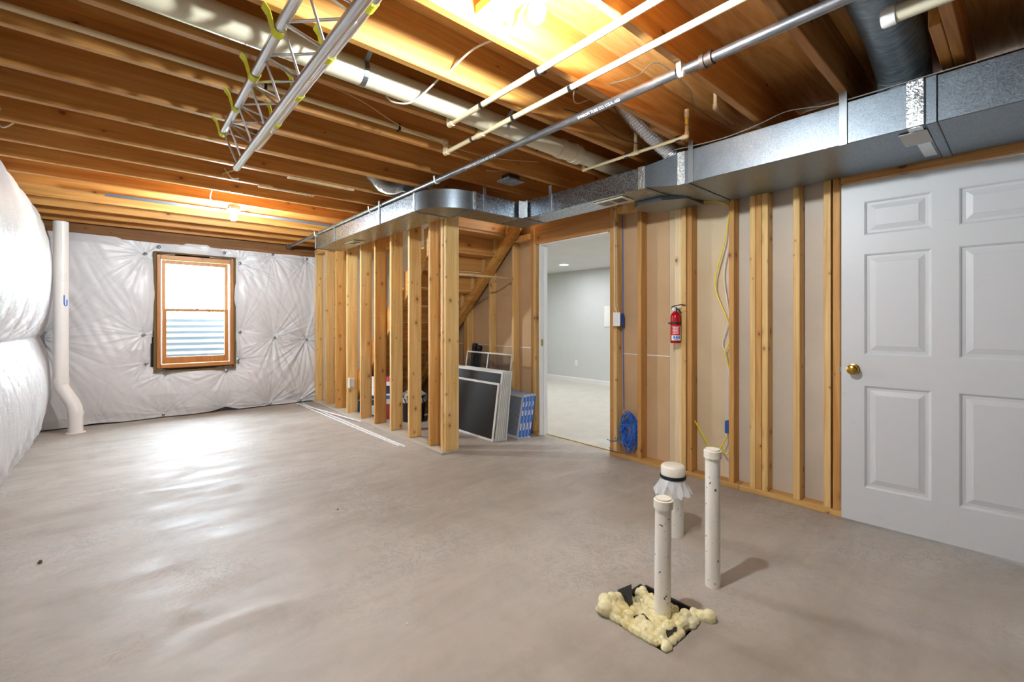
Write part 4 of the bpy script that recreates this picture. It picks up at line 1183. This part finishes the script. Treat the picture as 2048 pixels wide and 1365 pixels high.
for k in range(165):
    a = k * .71; lp = int(k * .71 / (2 * PI)); rl = random.Random(lp * 31)
    ry, rz, oy, oz = rl.uniform(.035, .075), rl.uniform(.07, .17), rl.uniform(-.02, .02), rl.uniform(-.04, .05)
    pts.append((XW + .030 + .032 * math.sin(lp * 2.4) + rnd.uniform(-.004, .004), 2.302 + oy + ry * math.cos(a), .235 + oz + rz * math.sin(a)))
pts += [(XW - .005, 2.38, .16), (XW - .012, 2.45, .135), (XW - .012, 2.51, .14)]
cable('data_cable_coil', pts, .0032, 'blue_cable', 'tangled coil of blue data cable between two studs', 'cable coil', sub=4)
cable('data_cable', [(XW + .03, 2.33, .05), (XW - .01, 2.40, .048), (XW - .012, 2.46, .052), (XW - .01, 2.485, .07)], .0035, 'grey_cable', 'grey cable end lying on the bottom plate by the doorway')

# fire extinguisher
EX, EY, EZ = XW - .012, 1.842, 1.035
ex = empty('fire_extinguisher', (EX, EY, EZ), 'small red fire extinguisher hung on a stud', 'fire extinguisher')
MB().lathe([(.0, .0), (.036, .0), (.039, .004), (.039, .205), (.036, .222), (.027, .238), (.016, .247), (.014, .252), (.0, .252)], (EX, EY, EZ), n=32).build('cylinder', 'red', ex, True)
def lab(u0, u1, z0, z1, rr, name, mat, par):
    b = MB(); n = 10; base = math.atan2(-.80, -.6)
    ang = lambda u: base + u
    R0 = [[(EX + math.cos(ang(u0 + (u1 - u0) * i / n)) * q, EY + math.sin(ang(u0 + (u1 - u0) * i / n)) * q, z) for z, q in ((EZ + z0, rr), (EZ + z1, rr), (EZ + z1, rr + .0006), (EZ + z0, rr + .0006))] for i in range(n + 1)]
    b.loft(R0); return b.build(name, mat, par, True)
lb_ = lab(-1.3, 1.3, .022, .135, .0392, 'label', 'white', ex)
lab(-1.28, .55, .062, .133, .0399, 'label_band', 'red_label', lb_)
for i in range(5):
    lab(-.95 + .1 * (i % 2), .25 - .12 * (i % 3), .121 - i * .012, .127 - i * .012, .0406, 'label_line', 'print_white', lb_)
for i in range(3): lab(-.85 + i * .48, -.5 + i * .48, .036, .055, .0399, 'label_icon', 'blue_ink', lb_)
lab(-.7, .1, .026, .030, .0399, 'label_line', 'ink', lb_)
b = MB(); b.lathe([(.0395, 0), (.0425, .0), (.0425, .014), (.0395, .014)], (EX, EY, EZ + .15), n=32); b.box(EX - .012, EX + .012, EY + .041, EY + .056, EZ + .15, EZ + .164)
b.box(EX + .02, EX + .0525, EY - .012, EY + .012, EZ + .02, EZ + .23); b.build('bracket', 'black', ex, True)
b = MB(); b.tube([(EX, EY, EZ + .25), (EX, EY, EZ + .285)], .012, 12); b.tube([(EX, EY, EZ + .274), (EX - .012, EY + .034, EZ + .276)], .007, 10); b.build('valve', 'steel', ex, True)
MB().lathe([(0, 0), (.013, 0), (.013, .008), (0, .009)], (EX - .010, EY + .012, EZ + .268), (-.8, -.5, 0), 16).build('gauge', 'white', ex, True)
b = MB(); b.strip([(EX - .005, EY + .03, EZ + .287), (EX, EY, EZ + .297), (EX, EY - .05, EZ + .305), (EX, EY - .08, EZ + .30)], (.016, 0, 0), .003)
b.strip([(EX, EY - .005, EZ + .275), (EX, EY - .03, EZ + .262), (EX, EY - .045, EZ + .235)], (.016, 0, 0), .005); b.build('lever', 'black', ex)

# yellow cable run
cable('yellow_cable', [(XW + .03, 1.80, 2.255), (XW + .04, 1.66, 2.14), (XW + .045, 1.54, 2.11), (XW + .03, 1.445, 2.05), (XW + .05, 1.462, 1.95), (XW + .03, 1.475, 1.80), (XW + .03, 1.54, 1.55), (XW + .03, 1.535, 1.42), (XW + .035, 1.47, 1.25), (XW + .05, 1.45, 1.18), (XW + .045, 1.452, 1.05), (XW + .04, 1.476, .98), (XW + .045, 1.46, .9), (XW + .06, 1.445, .80), (XW + .06, 1.445, .55)], .0052, 'yellow_cable', 'yellow cable zigzagging down a stud above the blue outlet box')
cable('white_cable', [(XW + .03, 1.66, 2.27), (XW + .04, 1.55, 2.15), (XW + .05, 1.462, 2.07), (XW + .05, 1.455, 1.80), (XW + .05, 1.49, 1.55), (XW + .05, 1.455, 1.25), (XW + .05, 1.50, 1.05), (XW + .05, 1.47, .95), (XW + .06, 1.447, .7), (XW + .06, 1.447, .5)], .004, 'white_cable', 'white cable beside the yellow cable on the same stud')
o = MB().box(XW + .012, XW + .07, 1.438, 1.468, .385, .475, .003).build('outlet_box', 'blue')
tag(o, 'blue outlet box on a stud near the floor', 'outlet box')
cable('yellow_cable', [(XW + .04, 1.455, .385), (XW + .02, 1.47, .33), (XW + .015, 1.50, .27), (XW + .02, 1.56, .22), (XW + .03, 1.62, .30), (XW + .05, 1.715, .43)], .0052, 'yellow_cable', 'yellow cable drooping from the blue outlet box across the stud bay')
cable('yellow_cable', [(XW + .02, 1.50, .28), (XW + .015, 1.462, .23), (XW + .02, 1.44, .26)], .004, 'yellow_cable', 'frayed yellow cable ends under the blue outlet box')

# ------------------------------------------------------------------ under the stairs
def screen(label, xb, ya, yb, h, lean, mesh='screen_mesh', fw=.022, z0=.003, group='stacked window screens', bar=False):
    tilt = math.atan2(lean, h)
    T = Matrix.Translation((xb, 0, z0)) @ Matrix.Rotation(tilt, 4, 'Y')
    o = empty('window_screen', (xb, (ya + yb) / 2, z0), label, 'window screen', group)
    b = MB(T); t = .011
    b.box(0, t, ya, yb, 0, fw); b.box(0, t, ya, yb, h - fw, h); b.box(0, t, ya, ya + fw, fw, h - fw); b.box(0, t, yb - fw, yb, fw, h - fw)
    if bar: b.box(.001, t - .001, (ya + yb) / 2 - .008, (ya + yb) / 2 + .008, fw, h - fw)
    b.build('frame', 'screen_frame', o)
    b = MB(T); b.box(.005, .0062, ya + fw - .004, yb - fw + .004, fw - .004, h - fw + .004); b.build('mesh', mesh, o)
screen('front window screen with black mesh, lowest of the leaning stack', 2.805, 3.515, 4.78, .585, .085, bar=False)
for i in range(6):
    screen('white-edged black window screen in the middle of the leaning stack' if i < 5 else 'rearmost black window screen of the leaning stack', 2.832 + i * .021, 3.50 - .005 * i - (.01 if i == 5 else 0), 4.80, .70, .095 - .004 * i)
screen('tall empty-looking window screen standing behind the stack', 3.03, 3.62, 4.45, .865, .13, 'see_mesh', .016, group='stacked window screens', bar=True)
for i in range(4):
    xb, T0 = 3.065 + i * .040, None
    h, ya, yb = .455 - .004 * (i == 0), 3.425 - .006 * i, 3.93
    T = Matrix.Translation((xb, 0, .003)) @ Matrix.Rotation(math.atan2(.085, h), 4, 'Y')
    o = empty('furnace_filter', (xb, 3.67, .003), ('grey furnace filter facing out at the front of the blue-edged stack', 'blue-edged furnace filter behind the front one', 'third blue-edged furnace filter in the leaning stack', 'blue-edged furnace filter against the studs')[i], 'air filter', 'furnace filters leaning under the stairs')
    b = MB(T); t = .034; fw = .028
    b.box(0, t, ya, yb, 0, fw); b.box(0, t, ya, yb, h - fw, h); b.box(0, t, ya, ya + fw, fw, h - fw); b.box(0, t, yb - fw, yb, fw, h - fw)
    b.build('card_frame', 'card', o)
    b = MB(T); b.box(.006, t - .004, ya + fw - .002, yb - fw + .002, fw - .002, h - fw + .002); b.build('filter_media', 'filter_grey', o)
    b = MB(T); b.box(.001, t - .001, ya - .0012, ya - .0002, .02, h - .02); b.build('blue_edge', 'blue_ink', o)
    b = MB(T); b.box(.007, t - .012, ya - .002, ya - .0013, .09, .16); b.box(.007, t - .012, ya - .002, ya - .0013, .24, .29); b.box(.005, .016, ya - .002, ya - .0013, .33, .38); b.build('edge_print', 'print_white', o)
    b = MB(T); b.box(.004, t - .006, ya + .05, yb - .06, h + .0002, h + .001); b.build('top_print', 'blue_ink', o)
for i, (rx, ry) in enumerate(((3.30, 4.52), (3.27, 4.40))):
    pth = [(rx - .09, ry, .01), (rx - .02, ry, .5), (rx + .02, ry, .80), (rx + .03, ry - .01, .935 - .02 * i)]
    o = MB().tube(smooth_path(pth, 6), [.038 + .003 * math.sin(k * 1.7) for k in range(19)], 14).build('plastic_roll', 'black_gloss', smooth=True)
    tag(o, 'glossy black plastic roll leaning behind the tall screen', 'plastic roll', 'black plastic rolls under the stairs')
    MB().lathe([(.0, 0), (.018, 0), (.018, .004), (0, .004)], (rx + .031, ry - .01, .937 - .02 * i), n=12).build('core_end', 'black', o, True)
# bucket with lid
o = MB().lathe([(.0, .002), (.125, .002), (.128, .01), (.148, .30), (.152, .30), (.152, .32), (.14, .32), (.12, .01), (0, .01)], (2.70, 4.93, 0), n=32).build('bucket', 'black', smooth=True)
tag(o, 'black plastic bucket with cloudy plastic spilling over the rim', 'bucket')
b = MB(); rnd = random.Random(2); rings = []
for q in range(8):
    t = q / 7; nn = 36
    rings.append([(2.70 + math.cos(k * 2 * PI / nn) * (.15 + .022 * math.sin(k * 2.1 + q) * (1 if q > 2 else .4)) * (1 - .95 * max(0, (t - .5) * 2)), 4.93 + math.sin(k * 2 * PI / nn) * (.15 + .022 * math.sin(k * 2.7 + q)) * (1 - .95 * max(0, (t - .5) * 2)), .24 + .16 * t + .015 * math.sin(k * 3.1 + q * 2)) for k in range(nn)])
b.loft(rings); b.build('plastic_bag', 'film', o, True)
# navy board
o = MB().box(3.06, 3.085, 4.83, 5.14, .02, .88, .003).build('navy_board', 'navy')
tag(o, 'navy blue board standing behind the bucket', 'board')
T_ = text('board_print', 'O', .09, (3.0585, 5.03, .50), (PI / 2, 0, -PI / 2), 'print_white', o)
# detergent tub and paint can stack
def tub(x, y, r, z, lay, label, name, cat='tub'):
    o = empty(name, (x, y, z), label, cat)
    for i, (hh, mt) in enumerate(lay):
        MB().lathe([(0, 0), (r, 0), (r, hh), (0, hh)], (x, y, z), n=28).build('lid' if i == len(lay) - 1 else 'band', mt, o, True); z += hh
    return o
tub(2.56, 5.25, .09, .002, [(.19, 'maroon'), (.06, 'card'), (.045, 'blue'), (.02, 'white'), (.10, 'navy'), (.05, 'white'), (.05, 'pink')], 'maroon and white detergent tub with a pink lid', 'detergent_tub')
tub(2.50, 5.50, .083, .002, [(.02, 'black'), (.12, 'card'), (.07, 'rubber'), (.015, 'steel')], 'grey and black paint can on the floor under another can', 'paint_can', 'can')
tub(2.50, 5.50, .083, .2275, [(.04, 'navy'), (.10, 'white'), (.004, 'steel'), (.14, 'pvc_white'), (.02, 'black')], 'white paint can standing on top of the grey one', 'paint_can', 'can')
cable('wire_loop', [(2.51, 5.19, .515), (2.52, 5.15, .57), (2.53, 5.10, .59), (2.54, 5.04, .56)], .003, 'white', 'thin white wire loop sticking up beside the detergent tub', 'wire')
o = empty('stair_outlet', (XS + .03, 5.80, .38), 'white outlet cover on a stair partition stud', 'outlet')
MB().box(XS + .02, XS + .085, 5.775, 5.794, .36, .47, .003).build('back_box', 'card', o)
MB().box(XS + .012, XS + .0195, 5.76, 5.794, .35, .48, .002).build('cover', 'white', o)
o = MB().lathe([(0, 0), (.03, 0), (.032, .08), (.02, .11), (.012, .12), (.012, .14), (0, .14)], (2.42, 5.90, .002), n=16).build('spray_bottle', 'blue', smooth=True)
tag(o, 'small blue bottle on the floor inside the partition', 'bottle')
MB().lathe([(0, 0), (.014, 0), (.014, .02), (0, .02)], (2.42, 5.90, .143), n=12).build('cap', 'white', o, True)

# white trim rods on the floor
for i, (p, q, lb) in enumerate((((1.96, 7.0, .008), (2.03, 3.98, .008), 'white plastic trim rod lying nearest the open floor'), ((2.02, 6.98, .008), (2.06, 3.92, .008), 'white plastic trim rod lying against the partition plate'), ((1.93, 6.95, .024), (2.155, 5.2, .024), 'shorter white trim rod lying across the other two'))):
    o = MB().tube([p, q], .0075, 8).build('trim_rod', 'white', smooth=True)
    tag(o, lb, 'trim piece', 'white trim rods on the floor')
    MB().box(q[0] - .004, q[0] + .004, q[1] - .002, q[1] - .0005, q[2] - .004, q[2] + .004).build('end_face', 'card', o)

# pebbles and crumbs on the slab
for i, (px, py, r) in enumerate(((-.30, 3.23, .010), (.86, 1.62, .004), (1.05, 2.9, .005))):
    rnd = random.Random(i); b = MB(); b.ball((px, py, r * .6), r, 8)
    for v in b.bm.verts: v.co += Vector((rnd.uniform(-1, 1), rnd.uniform(-1, 1), rnd.uniform(-.3, .5))) * r * .25
    tag(b.build('debris_crumb', 'bark' if i != 1 else 'white'), ('dark crumb of debris on the bare slab', 'tiny white chip on the bare slab', 'small dark chip on the slab toward the window')[i], 'debris')

# lamp at the head of the stairs, upstairs
o = empty('stairwell_light', (2.85, 5.4, 4.86), 'flush ceiling light over the upper stairwell', 'light')
MB().lathe([(0, 0), (.11, 0), (.11, -.02), (.10, -.02), (0, -.02)], (2.85, 5.4, 4.899), n=24).build('base', 'trim', o, True)
MB().lathe([(0, -.0205), (.095, -.0205), (.08, -.045), (.04, -.06), (0, -.064)], (2.85, 5.4, 4.899), n=24).build('diffuser', 'upstairs', o, True)
